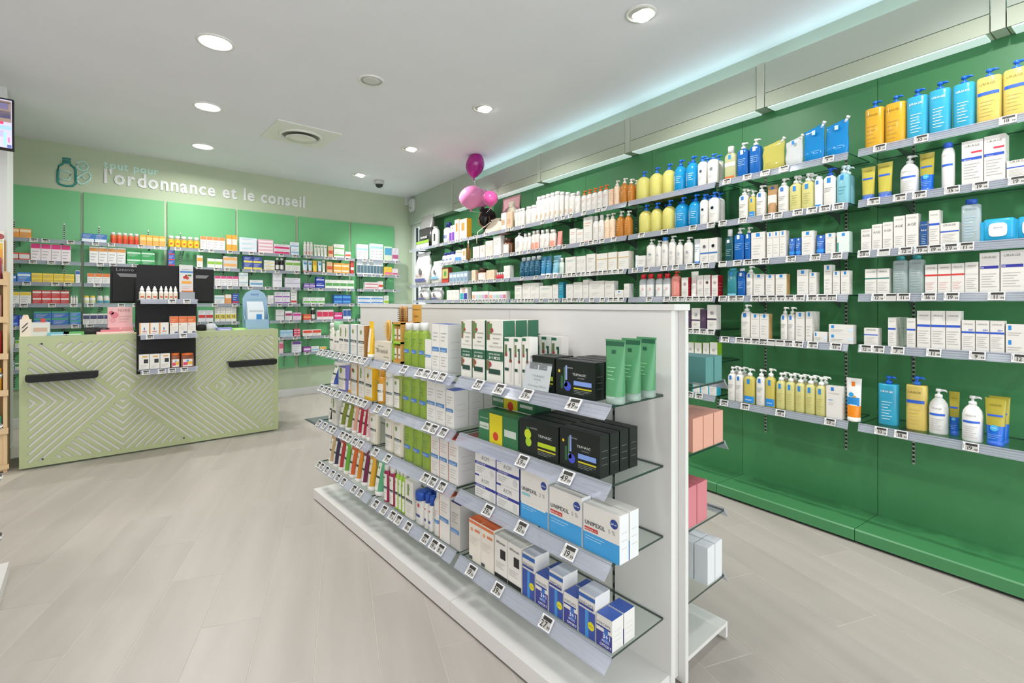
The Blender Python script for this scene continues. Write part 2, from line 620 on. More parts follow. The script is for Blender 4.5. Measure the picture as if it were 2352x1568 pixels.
def pump_parts(pc, z, r, hp, flip=False):
    mb = MB()
    m = M(pc, 0.3)
    mb.loft([ring(z, r, r, n=12), ring(z + hp * 0.34, r, r, n=12), ring(z + hp * 0.42, r * 0.55, r * 0.55, n=12), ring(z + hp * 0.44, r * 0.35, r * 0.35, n=12),
             ring(z + hp * 0.68, r * 0.35, r * 0.35, n=12), ring(z + hp * 0.70, r * 0.8, r * 0.8, n=12), ring(z + hp, r * 0.72, r * 0.72, n=12)], m)
    sg = -1 if flip else 1
    zz = z + hp * 0.86
    mb.loft([[(sg * r * 0.3, a * r * 0.42, zz + b_ * hp * 0.12) for a, b_ in ((-1, -1), (1, -1), (1, 1), (-1, 1))],
             [(sg * r * 1.7, a * r * 0.3, zz + b_ * hp * 0.1) for a, b_ in ((-1, -1), (1, -1), (1, 1), (-1, 1))],
             [(sg * r * 2.1, a * r * 0.22, zz - hp * 0.12 + b_ * hp * 0.07) for a, b_ in ((-1, -1), (1, -1), (1, 1), (-1, 1))]][::sg], m)
    return mb.mesh('pump')


def pump(w, h, d=None, c='#dfdcd5', pc='#e3e1dd', e=3.0, hb=0.78, clear=0.0, sq=False, pr=(), lab=None, round_=False, flip=False, **k):
    dd = w if round_ else (d or w * 0.62)
    rx, ry = w / 2 - 0.0006, dd / 2
    zb = h * hb
    m = M(c, 0.18 if clear else 0.3, clear=clear)
    mb = MB()
    if sq:
        pf = [(0, .95), (.006, 1), (zb * .97, 1), (zb, .93)]
    elif round_:
        pf = [(0, .93), (.006, 1), (zb * .72, 1), (zb * .84, .9), (zb * .94, .62), (zb, .34)]
    else:
        pf = [(0, .95), (.006, 1), (zb * .86, 1), (zb * .94, .88), (zb, .5)]
    mb.loft([ring(z, rx * s_, ry * (s_ if s_ > .9 else s_ ** .8), e, 16, cy=ry) for z, s_ in pf], m)
    lb = None
    if lab or pr:
        yf = front(rx, ry, e, ry)
        lb = MB() if lab else mb
        if lab:
            col, v0, v1, u = lab
            patch(lb, -rx * u, rx * u, zb * v0, zb * v1, M(col, 0.4), yf, 8)
        prints(lb, pr, w, zb, yf=lambda x: yf(x) - 0.0003)
    parts = [('body', mb.mesh('body'))]
    if lab:
        parts.append(('label', lb.mesh('label')))
    me = pump_parts(pc, zb, min(0.017, w * 0.27), h - zb, flip)
    for v in me.vertices:
        v.co.y += ry
    parts.append(('pump_head', me))
    return parts


def bottle(w, h, d=None, c='#dfdcd5', cc='#e3e1dd', e=2.0, cap=0.2, cw=0.5, sh=0.08, clear=0.0, pr=(), lab=None, taper=1.0, **k):
    dd = d or w
    rx, ry = w / 2 - 0.0006, dd / 2
    zb = h * (1 - cap)
    m = M(c, 0.18 if clear else 0.32, clear=clear)
    mb = MB()
    mb.loft([ring(z, rx * s_, max(ry * s_, min(ry, rx * cw * .8)), e, 16, cy=ry) for z, s_ in [(0, .94), (.005, 1), (zb * (1 - sh * 1.6), taper), (zb * (1 - sh * .5), taper * (.5 + .5 * cw) if cw < .85 else .98), (zb, min(cw, .97))]], m)
    lb = None
    if lab or pr:
        yf = front(rx, ry, e, ry)
        lb = MB() if lab else mb
        if lab:
            col, v0, v1, u = lab
            patch(lb, -rx * u, rx * u, zb * v0, zb * v1, M(col, 0.4), yf, 8)
        prints(lb, pr, w, zb, yf=lambda x: yf(x) - 0.0003)
    parts = [('body', mb.mesh('body'))]
    if lab:
        parts.append(('label', lb.mesh('label')))
    cb = MB()
    rc = rx * cw
    cb.loft([ring(zb, rc, rc, 2, 14, cy=ry), ring(h - (h - zb) * .15, rc, rc, 2, 14, cy=ry), ring(h, rc * .86, rc * .86, 2, 14, cy=ry)], M(cc, 0.35))
    parts.append(('cap', cb.mesh('cap')))
    return parts


def tube(w, h, d=None, c='#dfdcd5', cc='#e3e1dd', capw=0.82, cap=0.1, foot=None, fl=.3, pr=(), clear=0.0, lab=None, **k):
    """standing on its cap, flat crimp on top"""
    r = w / 2 * capw
    zc = h * cap
    m = M(c, 0.25, clear=clear)
    mb = MB()
    lv = [0, fl * .3, fl * .65, fl, fl + (.97 - fl) * .35, fl + (.97 - fl) * .7, .97, 1.0]
    def prof(t):
        return r * .98 + (w / 2 - r * .98) * t, max(r * .98 * (1 - t ** 1.3) * 1.0, 0.0016)
    rings_ = [ring(zc + (h - zc) * t, *prof(t), 2.2, 16, cy=r) for t in lv]
    if foot:
        mb.loft(rings_[:4], M(foot, 0.25, clear=clear * .5), caps=False)
        mb.loft(rings_[3:], m, caps=False)
    else:
        mb.loft(rings_, m, caps=False)
    mb.box(-w / 2, w / 2, r - 0.001, r + 0.001, h - 0.008, h, m)
    parts = []
    if pr or lab:
        lb = MB() if lab else mb
        def yz(x, z):
            t = max(0, min(1, (z - zc) / (h - zc)))
            a, b_ = prof(t)
            q = min(abs(x) / a, .99)
            return r - b_ * (1 - q ** 2.2) ** (1 / 2.2) - 0.001
        if lab:
            col, v0, v1, u = lab
            pts = 5
            for i in range(4):
                za, zb = h * (v0 + (v1 - v0) * i / 4), h * (v0 + (v1 - v0) * (i + 1) / 4)
                for j in range(pts):
                    xa, xb = -r * u + 2 * r * u * j / pts, -r * u + 2 * r * u * (j + 1) / pts
                    lb.face([(xa, yz(xa, za), za), (xb, yz(xb, za), za), (xb, yz(xb, zb), zb), (xa, yz(xa, zb), zb)], M(col, .4), True)
        for p in pr:
            if p[0] in ('b', 'o', 't', 'l'):
                vm = (p[3] + p[4]) / 2 if p[0] in ('b', 'l') else p[2]
                prints(lb, [p], w, h, yf=lambda x: yz(x, vm * h) - 0.0012)
        if lab:
            parts.append(('label', lb.mesh('label')))
    parts.insert(0, ('body', mb.mesh('body')))
    cb = MB()
    cb.loft([ring(0, r * .97, r * .97, 2, 16, cy=r), ring(zc * .1, r, r, 2, 16, cy=r), ring(zc, r, r, 2, 16, cy=r)], M(cc, 0.35))
    parts.append(('cap', cb.mesh('cap')))
    return parts


def pouch(w, h, d=0.07, c='#e5dc8a', clear=0.2, sc='#e3e1dd', pr=(), **k):
    mb = MB()
    m = M(c, 0.12, clear=clear)
    rs = []
    for z, a, y in ((0, .92, .5), (.03, 1, .62), (.3, 1, .5), (.6, .99, .3), (.85, .97, .12), (1, .96, .02)):
        rr = ring(z * h, w / 2 * a, d * y * .5 + .001, 2.4, 18, cy=d * .35)
        rs.append([(x + .003 * math.sin(x * 90 + z * 9), yy + .004 * math.sin(x * 120 + z * 13) * (y < .6), zz - (.13 * h * (.5 - x / w) if z == 1 else .06 * h * (.5 - x / w) if z > .8 else 0)) for x, yy, zz in rr])
    mb.loft(rs, m)
    parts = [('bag', mb.mesh('bag'))]
    if pr:
        lb = MB()
        prints(lb, pr, w, h, yf=lambda x: d * .35 - d * .28)
        parts.append(('label', lb.mesh('label')))
    sp = MB()
    sp.tube([(w * .34, d * .35, h * .88), (w * .46, d * .35, h * 1.0)], .008, M(sc, .3), 10)
    sp.tube([(w * .44, d * .35, h * .98), (w * .5, d * .35, h * 1.04)], .011, M(sc, .3), 10)
    parts.append(('spout', sp.mesh('spout')))
    return parts


def bag(w, h, d=0.12, c='#c9c8c6', c2='#e3e1dd', pr=(), **k):
    mb = MB()
    for lo, hi, col in ((0, 3, c2), (3, 6, c)):
        lv = [(0, .9, .7), (.04, 1, 1), (.35, 1, 1), (.62, 1, .95), (.8, .98, .6), (.93, .9, .15), (1, .96, .06)][lo:hi + 1]
        mb.loft([[(x * .95 + .006 * math.sin(z * 17 + y * 40), y + .008 * math.sin(z * 23 + x * 60), zz) for x, y, zz in ring(z * h, w / 2 * a, d / 2 * b_, 3.2, 18, cy=d / 2)] for z, a, b_ in lv], M(col, .35), caps=(lo == 0))
    mb.box(-w * .47, w * .47, d / 2 - .004, d / 2 + .004, h * .97, h * 1.03, M(c, .35))
    parts = [('sack', mb.mesh('sack'))]
    if pr:
        lb = MB()
        prints(lb, pr, w, h, yf=lambda x: -.012)
        parts.append(('label', lb.mesh('label')))
    return parts


def wipes(w, h, d=0.09, c='#28a7d8', **k):
    mb = MB()
    mb.loft([[(x, y, zz) for x, y, zz in ring(z * h, w / 2 * a, d / 2 * a, 5, 20, cy=d / 2)] for z, a in ((0, .9), (.1, .99), (.5, 1.0), (.9, .98), (1, .88))], M(c, .25))
    for sx in (-1, 1):
        mb.box(sx * w / 2 - .006, sx * w / 2 + .006, d * .1, d * .9, h * .05, h * .9, M(c, .25))
    lb = MB()
    lb.loft([[(-w * .22 + x, -.0015 - .003 * q, h * .5 + z_) for x, z_ in [(.22 * w + .28 * w * math.copysign(abs(math.cos(t)) ** .5, math.cos(t)), .3 * h * math.copysign(abs(math.sin(t)) ** .5, math.sin(t))) for t in [2 * math.pi * k / 20 for k in range(20)]]] for q in (0, 1)], M('#eef0f0', .3))
    lb.text('URIAGE', 0.0, h * .56, 0, M('#5b6670'), y=-.006, width=w * .3)
    return [('pack', mb.mesh('pack')), ('lid', lb.mesh('lid'))]


def drop(w, h, c='#efece5', **k):
    r = w / 2 - .0006
    mb = MB()
    mb.loft([ring(z * h, r * a, r * a, 2, 14, cy=r) for z, a in ((0, .95), (.02, 1), (.55, 1), (.64, .7), (.66, .6))], M('#ece9e2', .35))
    lb = MB()
    yf = front(r, r, 2, r)
    patch(lb, -r * .9, r * .9, .08 * h, .5 * h, M('#e8dcc8'), yf, 6)
    patch(lb, -r * .5, r * .6, .14 * h, .26 * h, M('#c8562d'), lambda x: yf(x) - .0004, 4)
    cb = MB()
    cb.loft([ring(z * h, r * a, r * a, 2, 14, cy=r) for z, a in ((.64, .72), (.8, .7), (.83, .5), (.95, .34), (1, .2))], M('#f0efec', .4))
    return [('body', mb.mesh('body')), ('label', lb.mesh('label')), ('nozzle_cap', cb.mesh('nozzle_cap'))]


def spray(w, h, c='#d99a28', cc='#d99a28', lab=('#efe8da', .1, .75, .8), pr=(), **k):
    p = bottle(w, h, c=c, cc=cc, cap=.24, cw=.62, sh=.1, lab=lab, pr=pr)
    mb = MB()
    r = w / 2
    mb.box(-r * .2, r * .95, r * .75, r * 1.25, h * .93, h * .99, M(cc, .35))
    p.append(('nozzle', mb.mesh('nozzle')))
    return p


KINDS = dict(carton=carton, pump=pump, bottle=bottle, tube=tube, pouch=pouch, bag=bag, wipes=wipes, drop=drop, spray=spray)
GREYT, INK = '#8d8a86', '#55534f'
FINE = ('l', .1, .85, .12, .5, 6, '#b5b2ad')
BSQ = ('b', .36, .64, .84, .97, '#1f86cf')
# style: (kind, object name, category, description, options)
S = {}


def style(code, kind, name, cat, desc, **o):
    S[code] = (kind, name, cat, desc, o)


U = ('t', .5, .86, .72, 'URIAGE', '#77736c', 0)
style('ua', 'pump', 'pump_bottle', 'bottle', 'amber gel bottle with blue pump', c='#e8b535', pc='#1f6fd0', clear=.2, sq=True, hb=.84, d=.07, e=3.2, pr=[('t', .45, .8, .6, 'URIAGE', '#7d5a12', 0), ('l', .15, .7, .1, .6, 5, '#c99a3a')])
style('ub', 'pump', 'pump_bottle', 'bottle', 'turquoise gel bottle with blue pump', c='#3fb2d6', pc='#1766cf', clear=.2, sq=True, hb=.84, d=.07, e=3.2, pr=[('t', .5, .8, .62, 'URIAGE', '#eef6f8', 1), ('l', .25, .75, .12, .6, 7, '#bfe4ee')])
style('ug', 'pump', 'pump_bottle', 'bottle', 'golden oil bottle with blue band', c='#ecd274', pc='#2a6fe0', clear=.2, sq=True, hb=.84, d=.07, e=3.2, pr=[('t', .48, .82, .62, 'URIAGE', '#86703a', 0), ('b', .08, .92, .6, .67, '#2f62cf'), ('l', .2, .75, .12, .5, 5, '#cdb56a')])
style('ut', 'tube', 'tube', 'tube', 'yellow gel tube with blue foot', c='#c6ba4a', cc='#3b62c4', foot='#5a78b0', fl=.08, clear=.12, pr=[('t', .5, .86, .6, 'URIAGE', '#6d6522', 0), ('b', .14, .86, .62, .67, '#2f62cf')])
style('ux', 'tube', 'tube', 'tube', 'yellow tube with blue offer badge', c='#b5a83e', cc='#2a62c4', foot='#1767cf', fl=.36, clear=.12, pr=[('t', .5, .84, .6, 'URIAGE', '#5f5720', 0), ('b', .14, .86, .62, .66, '#2f62cf'), ('o', .5, .38, .2, '#49b2e3'), ('t', .5, .37, .3, 'OFFERT', '#f2f6f8', 1), ('l', .2, .8, .14, .26, 3, '#8fb8ec')])
style('uj', 'pump', 'pump_jar', 'bottle', 'white pump jar with blue band', c='#ecebe8', pc='#e4e4e2', hb=.8, e=2.2, round_=True, pr=[('t', .5, .7, .55, 'URIAGE', GREYT, 0), ('b', .1, .9, .52, .58, '#2f62cf'), ('l', .2, .8, .1, .45, 6, '#b9b6b2')])
style('uo', 'bottle', 'spray_can', 'can', 'white spray can with blue cap', c='#ecebe8', cc='#2f62cf', cap=.12, cw=.7, pr=[('t', .5, .8, .6, 'URIAGE', GREYT, 0), ('b', .1, .9, .55, .6, '#2f62cf')])
style('uc', 'carton', 'carton', 'carton', 'white carton with blue stripe', pr=[U, ('b', 0, 1, .58, .64, '#2b54bd'), FINE], d=.06)
style('us', 'carton', 'carton', 'carton', 'white sunscreen carton with blue 50', pr=[U, ('b', 0, 1, .58, .64, '#2b54bd'), ('t', .72, .67, .4, '50+', '#2b54bd', 1), FINE], d=.05)
style('ur', 'carton', 'carton', 'carton', 'white carton with red stripe', pr=[U, ('b', 0, 1, .6, .66, '#cf3b33'), ('l', .1, .8, .12, .4, 5, '#d9a29c')], d=.05)
style('ud', 'carton', 'carton', 'carton', 'large white carton with navy stripe', pr=[U, ('b', .04, .96, .6, .67, '#2a2f93'), ('t', .15, .615, .16, 'DS', '#e8e8f0', 1), FINE], d=.07)
style('un', 'carton', 'carton', 'carton', 'white carton with green stripe', pr=[U, ('b', 0, 1, .6, .65, '#2d7a6a'), FINE], d=.05)
style('up', 'carton', 'carton', 'carton', 'white carton with pale grey stripe', pr=[U, ('b', 0, 1, .6, .64, '#cfcdc9'), FINE], d=.05)
style('uz', 'carton', 'carton', 'carton', 'tall white carton with red and blue stripes', pr=[U, ('b', .45, .95, .71, .75, '#d8344a'), ('b', 0, .95, .56, .62, '#2b54bd'), ('t', .28, .565, .35, 'Xemose', '#e8ecf4', 0), FINE], d=.08)
style('ue', 'carton', 'carton', 'carton', 'white anti-ageing carton marked AGE', pr=[('t', .5, .88, .7, 'URIAGE', '#a09c96', 0), ('t', .5, .66, .74, 'AGE', '#77746e', 0), ('l', .15, .85, .1, .4, 5, '#b5b2ad')], d=.05)
style('uu', 'carton', 'carton', 'carton', 'dark blue carton marked EAU', c='#1c4d84', side='#dfdedb', pr=[('t', .5, .84, .8, 'URIAGE', '#d7e0ea', 0), ('t', .5, .62, .7, 'EAU', '#eef2f6', 1), ('l', .2, .8, .1, .5, 6, '#9fb8d0')], d=.05)
style('uk', 'bottle', 'micellar_bottle', 'bottle', 'clear micellar bottle with blue cap', c='#d5e2e6', cc='#1f55b5', e=4, d=.05, cap=.12, cw=.62, sh=.02, clear=.5, pr=[('t', .5, .85, .7, 'URIAGE', '#6f7f88', 0), ('l', .2, .8, .12, .7, 8, '#b5d3e2')])
style('ul', 'bottle', 'micellar_bottle', 'bottle', 'clear micellar bottle with teal cap', c='#c6d3d2', cc='#2f8f93', e=4, d=.05, cap=.1, cw=.55, sh=.02, clear=.5, pr=[('t', .5, .86, .7, 'URIAGE', '#7a8886', 0), ('l', .2, .8, .12, .7, 8, '#9fb8b8')])
style('uw', 'wipes', 'wipes_pack', 'wipes', 'bright blue pack of wipes')
LR = ('l', .15, .85, .76, .8, 1, '#8f8c88')
style('lp', 'pump', 'pump_bottle', 'bottle', 'white lotion bottle with blue square', e=4, hb=.8, d=.05, pr=[('b', .3, .6, .78, .93, '#2a78c8'), ('l', .15, .8, .45, .62, 3, '#8f8c88'), ('l', .15, .7, .1, .35, 4, '#bdbab6')])
style('lv', 'pump', 'pump_bottle', 'bottle', 'white lotion bottle with blue pump', pc='#1f5fc8', e=4, hb=.8, d=.05, pr=[('b', .35, .65, .76, .93, '#1f86cf'), ('l', .15, .8, .45, .62, 3, '#8f8c88')])
style('lb', 'pump', 'pump_bottle', 'bottle', 'royal blue gel bottle with white pump', c='#1867b8', clear=.15, e=4, hb=.82, d=.05, pr=[('b', .36, .62, .8, .95, '#dfe8ee'), ('l', .15, .8, .4, .66, 4, '#9cc3e6')])
style('ld', 'bottle', 'toner_bottle', 'bottle', 'dark teal toner bottle with white cap', c='#1d5257', cc='#e8e8e6', e=4, d=.045, cap=.22, cw=.55, clear=.1, pr=[('b', .3, .62, .74, .86, '#dfe8e8'), ('l', .15, .8, .2, .5, 4, '#9cc3c0')])
style('ly', 'pump', 'pump_bottle', 'bottle', 'clear yellow oil bottle with white pump', c='#e2dc92', clear=.25, e=3.2, hb=.78, d=.05, pc='#e6e6e0', pr=[('b', .36, .62, .72, .9, '#2a86cf'), ('l', .25, .75, .2, .6, 5, '#b8b36a')])
style('lz', 'pump', 'pump_bottle', 'bottle', 'yellow oil bottle with blue offer band', c='#d6c766', clear=.2, e=3.4, hb=.78, d=.05, pc='#e6e6e0', pr=[('b', .36, .62, .72, .9, '#2a86cf'), ('b', .04, .96, .04, .28, '#2186d0'), ('t', .5, .12, .6, 'OFFERT', '#f2f6f8', 1)])
style('le', 'bottle', 'oil_bottle', 'bottle', 'clear oil bottle with orange base', c='#d9d7a8', cc='#e6e6e0', clear=.4, e=4, d=.05, cap=.2, cw=.5, pr=[('b', .4, .62, .76, .92, '#2a86cf'), ('b', .06, .94, .5, .64, '#dfe6ea'), ('b', .1, .9, .06, .13, '#c66a2a')])
style('lc', 'carton', 'carton', 'carton', 'white carton with blue square', pr=[BSQ, LR, ('l', .15, .7, .15, .55, 4, '#c0bdb8')], d=.05)
style('ls', 'carton', 'carton', 'carton', 'slim white carton with tan edge', side='#c9a36a', pr=[BSQ, LR, ('l', .15, .7, .15, .55, 4, '#c0bdb8')], d=.05)
style('lx', 'carton', 'carton', 'carton', 'long low white carton with blue square', pr=[('b', .1, .22, .6, .92, '#1f86cf'), ('l', .08, .6, .2, .5, 2, '#a9a6a2'), ('b', .8, .98, .3, .6, '#cfe2f0')], d=.05)
style('lt', 'tube', 'tube', 'tube', 'kraft brown tube with blue square', c='#b08a5c', cc='#e8e6e0', pr=[('b', .36, .6, .86, .95, '#2a78c8'), ('b', .08, .92, .3, .66, '#e2dccf')], cap=.06)
style('lw', 'bottle', 'lotion_bottle', 'bottle', 'white and blue lotion bottle', c='#e6eaee', cc='#dfe3e8', e=3, d=.05, cap=.08, cw=.8, pr=[('b', .3, .6, .8, .93, '#2a78c8'), ('b', .02, .98, .02, .1, '#2b8fd0')])
style('lq', 'pump', 'pump_bottle', 'bottle', 'pale aqua cleanser bottle with pump', c='#8ccbd8', clear=.2, e=3.4, hb=.8, d=.055, pc='#cfe4ea', pr=[('b', .36, .62, .78, .93, '#1f86cf'), ('l', .2, .8, .3, .6, 3, '#5f9fb0')])
style('ln', 'tube', 'tube', 'tube', 'small royal blue cream tube', c='#1b5fb4', cc='#1b5fb4', pr=[('b', .4, .6, .86, .96, '#dfe8ee'), ('l', .15, .85, .45, .7, 3, '#a9cdea'), ('b', .05, .95, .12, .28, '#2a8de0')])
style('lo', 'tube', 'tube', 'tube', 'white sun-care tube with orange foot', c='#eae8e4', cc='#e8e6e0', foot='#e98a1d', pr=[('b', .38, .6, .8, .92, '#e07a1d'), ('b', .1, .9, .36, .56, '#2186c8'), ('o', .4, .62, .16, '#2b9fd8'), ('o', .62, .56, .12, '#e6a21d')])
style('lg', 'bottle', 'toner_bottle', 'bottle', 'translucent teal toner bottle', c='#3f98a4', cc='#4fb6cc', e=5, d=.05, cap=.06, cw=.7, sh=.02, clear=.35, pr=[('b', .38, .62, .8, .93, '#1f86cf'), ('b', .06, .94, .05, .1, '#8fd0e4')])
style('lj', 'bottle', 'serum_bottle', 'bottle', 'royal blue bottle without pump', c='#1660b0', cc='#dfe3e8', e=4, d=.045, cap=.1, cw=.6, clear=.1, pr=[('b', .36, .62, .8, .93, '#dfe8ee'), ('l', .15, .8, .3, .6, 4, '#9cc3e6')])
style('lm', 'carton', 'carton', 'carton', 'pale green-edged clear carton', c='#d9e2dd', side='#bcd3cb', pr=[('b', .4, .65, .8, .94, '#2a86cf'), ('b', .02, .14, .02, .5, '#2f9a8c')], d=.05)
style('lh', 'carton', 'carton', 'carton', 'white lotion carton reading H2O', pr=[('b', .3, .5, .86, .97, '#2a78c8'), ('l', .15, .85, .76, .8, 1, '#8f8c88'), ('t', .3, .55, .3, 'H2O', '#3a8fc8', 1), ('l', .15, .5, .4, .5, 2, '#a9a6a2')], d=.06)
style('p1', 'pouch', 'refill_pouch', 'pouch', 'yellow refill pouch with spout', c='#cfc766', clear=.25, pr=[('l', .2, .6, .15, .3, 3, '#a9a24a')])
style('p2', 'pouch', 'refill_pouch', 'pouch', 'white refill pouch with spout', c='#dfe3e2', clear=.25, pr=[('b', .42, .58, .74, .86, '#2a86cf')])
style('p3', 'pouch', 'refill_pouch', 'pouch', 'bright blue refill pouch', c='#1689cf', clear=.1, sc='#dfe3e6', pr=[('b', .44, .6, .72, .84, '#c5dcec'), ('l', .4, .8, .18, .3, 2, '#7fc0e8')])
style('by', 'pump', 'pump_bottle', 'bottle', 'round yellow oil bottle with blue pump', c='#e2da7c', pc='#1767cf', clear=.22, round_=True, hb=.8, e=2, pr=[])
style('bb', 'pump', 'pump_bottle', 'bottle', 'sky blue gel bottle with blue pump', c='#1f9fd8', pc='#1767cf', clear=.25, round_=True, hb=.8, e=2.2, pr=[('v', .32, .12, .5, 'ATODERM', '#d8ecf6', 0), ('l', .4, .8, .3, .6, 4, '#bfe0f0')])
style('bw', 'pump', 'pump_bottle', 'bottle', 'white cream bottle with blue pump', pc='#2a78d8', round_=False, hb=.82, e=2.4, d=.06, pr=[('o', .5, .6, .2, '#cfd8e2'), ('o', .5, .6, .15, '#e9e7e3'), ('l', .25, .75, .25, .4, 3, '#b5bcc4')])
style('bs', 'carton', 'small_box', 'carton', 'small white box with blue square', pr=[('b', .4, .6, .7, .88, '#2a86cf'), ('l', .2, .8, .3, .5, 2, '#b5b2ad')], d=.04)
style('bn', 'pump', 'pump_bottle', 'bottle', 'plain white pump bottle', hb=.82, e=2.6, d=.05, pr=[('o', .5, .55, .2, '#cfd4da'), ('o', .5, .55, .15, '#e9e7e3'), ('l', .25, .75, .25, .4, 3, '#b5bcc4')])
style('bk', 'bottle', 'lotion_bottle', 'bottle', 'white bottle with blue cap', cc='#2f7fd0', e=2.6, d=.045, cap=.12, cw=.7, pr=[('o', .5, .6, .2, '#cfd4da'), ('o', .5, .6, .15, '#e9e7e3')])
style('bt', 'tube', 'tube', 'tube', 'white cream tube with blue cap', c='#dfe3e6', cc='#2f6fc0', pr=[('l', .2, .8, .4, .7, 4, '#9fb0c0')])
style('bv', 'carton', 'carton', 'carton', 'tall white carton with blue line', pr=[('o', .5, .68, .24, '#c9cdd2'), ('o', .5, .68, .18, '#dfdcd5'), ('b', 0, 1, .38, .44, '#3a6fb0'), ('l', .2, .8, .1, .3, 3, '#b5b2ad')], d=.06)
style('br', 'bottle', 'micellar_bottle', 'bottle', 'clear micellar bottle with red cap', c='#d9dde0', cc='#c8202c', e=3, d=.05, cap=.2, cw=.6, clear=.55, lab=('#e6e4e0', .05, .68, .95), pr=[('o', .6, .45, .14, '#e3b4b4'), ('l', .15, .6, .15, .4, 4, '#b5b2ad')])
style('bp', 'pump', 'pump_bottle', 'bottle', 'coral pink pump bottle', c='#e0897c', pc='#cc3a34', hb=.84, e=3, d=.05, pr=[('v', .66, .1, .6, 'SENSIBIO', '#f0cfc8', 0)])
style('bc', 'carton', 'carton', 'carton', 'white carton with crimson side', side='#b3122b', pr=[('o', .5, .66, .24, '#d9b9b9'), ('o', .5, .66, .19, '#dfdcd5'), ('l', .15, .85, .12, .4, 4, '#b5b2ad')], d=.07)
style('bh', 'tube', 'tube', 'tube', 'plain white cream tube', cc='#e6e4e0', pr=[('o', .5, .6, .18, '#e3c0c0'), ('l', .2, .8, .3, .45, 3, '#b5b2ad')])
style('bx', 'carton', 'carton', 'carton', 'low white skincare box', pr=[('l', .15, .85, .3, .7, 3, '#b5b2ad'), ('b', 0, 1, .02, .1, '#3a6fb0')], d=.05)
style('pp', 'carton', 'carton', 'carton', 'dark purple skincare carton', c='#4b3550', side='#3f2c45', top='#cfcbc6', pr=[('l', .2, .8, .4, .6, 3, '#8d7a92')], d=.05)
style('pw', 'carton', 'carton', 'carton', 'tall white carton with purple line', pr=[('o', .5, .68, .2, '#b9b2ba'), ('o', .5, .68, .15, '#dfdcd5'), ('b', 0, 1, .38, .45, '#4b3550'), ('l', .2, .8, .12, .3, 3, '#b5b2ad')], d=.06)
style('pl', 'carton', 'carton', 'carton', 'white carton with lime green sides', side='#84b51e', top='#8fbf2a', pr=[('o', .5, .6, .2, '#cfccc8'), ('o', .5, .6, .15, '#dfdcd5'), ('l', .2, .8, .15, .4, 4, '#b5b2ad')], d=.06)
style('cy', 'carton', 'carton', 'carton', 'white carton with cyan sides', side='#3fb4d4', pr=[('b', 0, .12, 0, 1, '#3fb4d4'), ('l', .2, .8, .3, .7, 3, '#b5b2ad')], d=.06)
style('av', 'pump', 'pump_bottle', 'bottle', 'white lotion bottle with orange pump', pc='#e2702c', hb=.8, e=2.4, d=.05, pr=[('l', .2, .8, .5, .75, 3, '#dca58c'), ('l', .25, .75, .2, .35, 2, '#c9c5c0')])
style('aa', 'pump', 'pump_bottle', 'bottle', 'amber oil bottle with white pump', c='#d18a3a', pc='#ebe5dc', clear=.25, hb=.8, e=2.4, round_=True, pr=[('l', .3, .7, .3, .6, 3, '#e3b27a')])
style('ap', 'pump', 'pump_bottle', 'bottle', 'peach cream bottle with pump', c='#ecd2b4', pc='#e6e0d6', hb=.8, e=2.6, d=.05, pr=[('l', .3, .7, .3, .6, 3, '#d8b08c')])
style('ac', 'carton', 'carton', 'carton', 'peach skincare carton', c='#e9c8ac', pr=[('l', .2, .8, .3, .8, 5, '#d6a684')], d=.05)
style('as', 'bottle', 'spray_can', 'can', 'white thermal-water spray can', cc='#e3e1dd', cap=.14, cw=.8, sh=.05, pr=[('l', .2, .8, .5, .8, 4, '#c9c5c0'), ('b', .36, .64, .18, .34, '#d0a889')])
style('at', 'bottle', 'spray_can', 'can', 'short white spray can', cc='#e3e1dd', cap=.16, cw=.8, sh=.05, pr=[('l', .2, .8, .4, .7, 4, '#c9c5c0')])
style('ao', 'carton', 'carton', 'carton', 'white carton with orange lettering', pr=[('l', .15, .85, .6, .8, 2, '#d88862'), ('l', .15, .85, .15, .4, 4, '#c9c5c0'), ('b', 0, 1, 0, .05, '#e08a5a')], d=.06)
style('ab', 'bottle', 'lotion_bottle', 'bottle', 'white lotion bottle with cap', e=3, d=.05, cap=.2, cw=.55, pr=[('l', .2, .8, .4, .7, 3, '#c9b9ae')])
style('ak', 'bottle', 'lotion_bottle', 'bottle', 'white and coral two-tone bottle', c='#e6d3cc', cc='#dcd6d0', e=3, d=.05, cap=.18, cw=.6, pr=[('b', .03, .97, .02, .45, '#e5967e')])
style('aq', 'tube', 'tube', 'tube', 'coral pink cream tube', c='#e88f84', cc='#e8e4de', pr=[('l', .2, .8, .4, .7, 3, '#f0c8c0')])
style('wc', 'carton', 'carton', 'carton', 'plain white skincare carton', side='#d6d4d0', pr=[('l', .15, .85, .55, .8, 3, '#b9b6b1'), ('l', .15, .7, .15, .35, 3, '#cfccc8')], d=.06)
style('wt', 'carton', 'carton', 'carton', 'white carton with teal lettering', pr=[('l', .15, .85, .7, .85, 2, '#7fb3b8'), ('l', .15, .7, .15, .45, 4, '#cfccc8')], d=.06)
style('gc', 'carton', 'carton', 'carton', 'wide white carton with gold line', side='#d9d2c4', pr=[('b', .02, .98, .66, .7, '#c2a458'), ('l', .15, .7, .2, .5, 3, '#cfccc8'), ('b', 0, .05, 0, 1, '#cbb070')], d=.07)
style('tb', 'bottle', 'cleanser_bottle', 'bottle', 'petrol blue cleanser bottle', c='#1c5672', cc='#cfd8dc', e=2.4, cap=.2, cw=.6, clear=.1, pr=[('l', .2, .8, .3, .7, 4, '#7fa8bc')])
style('tt', 'tube', 'tube', 'tube', 'teal blue cleanser tube', c='#2f7ea6', cc='#e3e6e6', pr=[('l', .2, .8, .3, .8, 4, '#9cc8dc')])
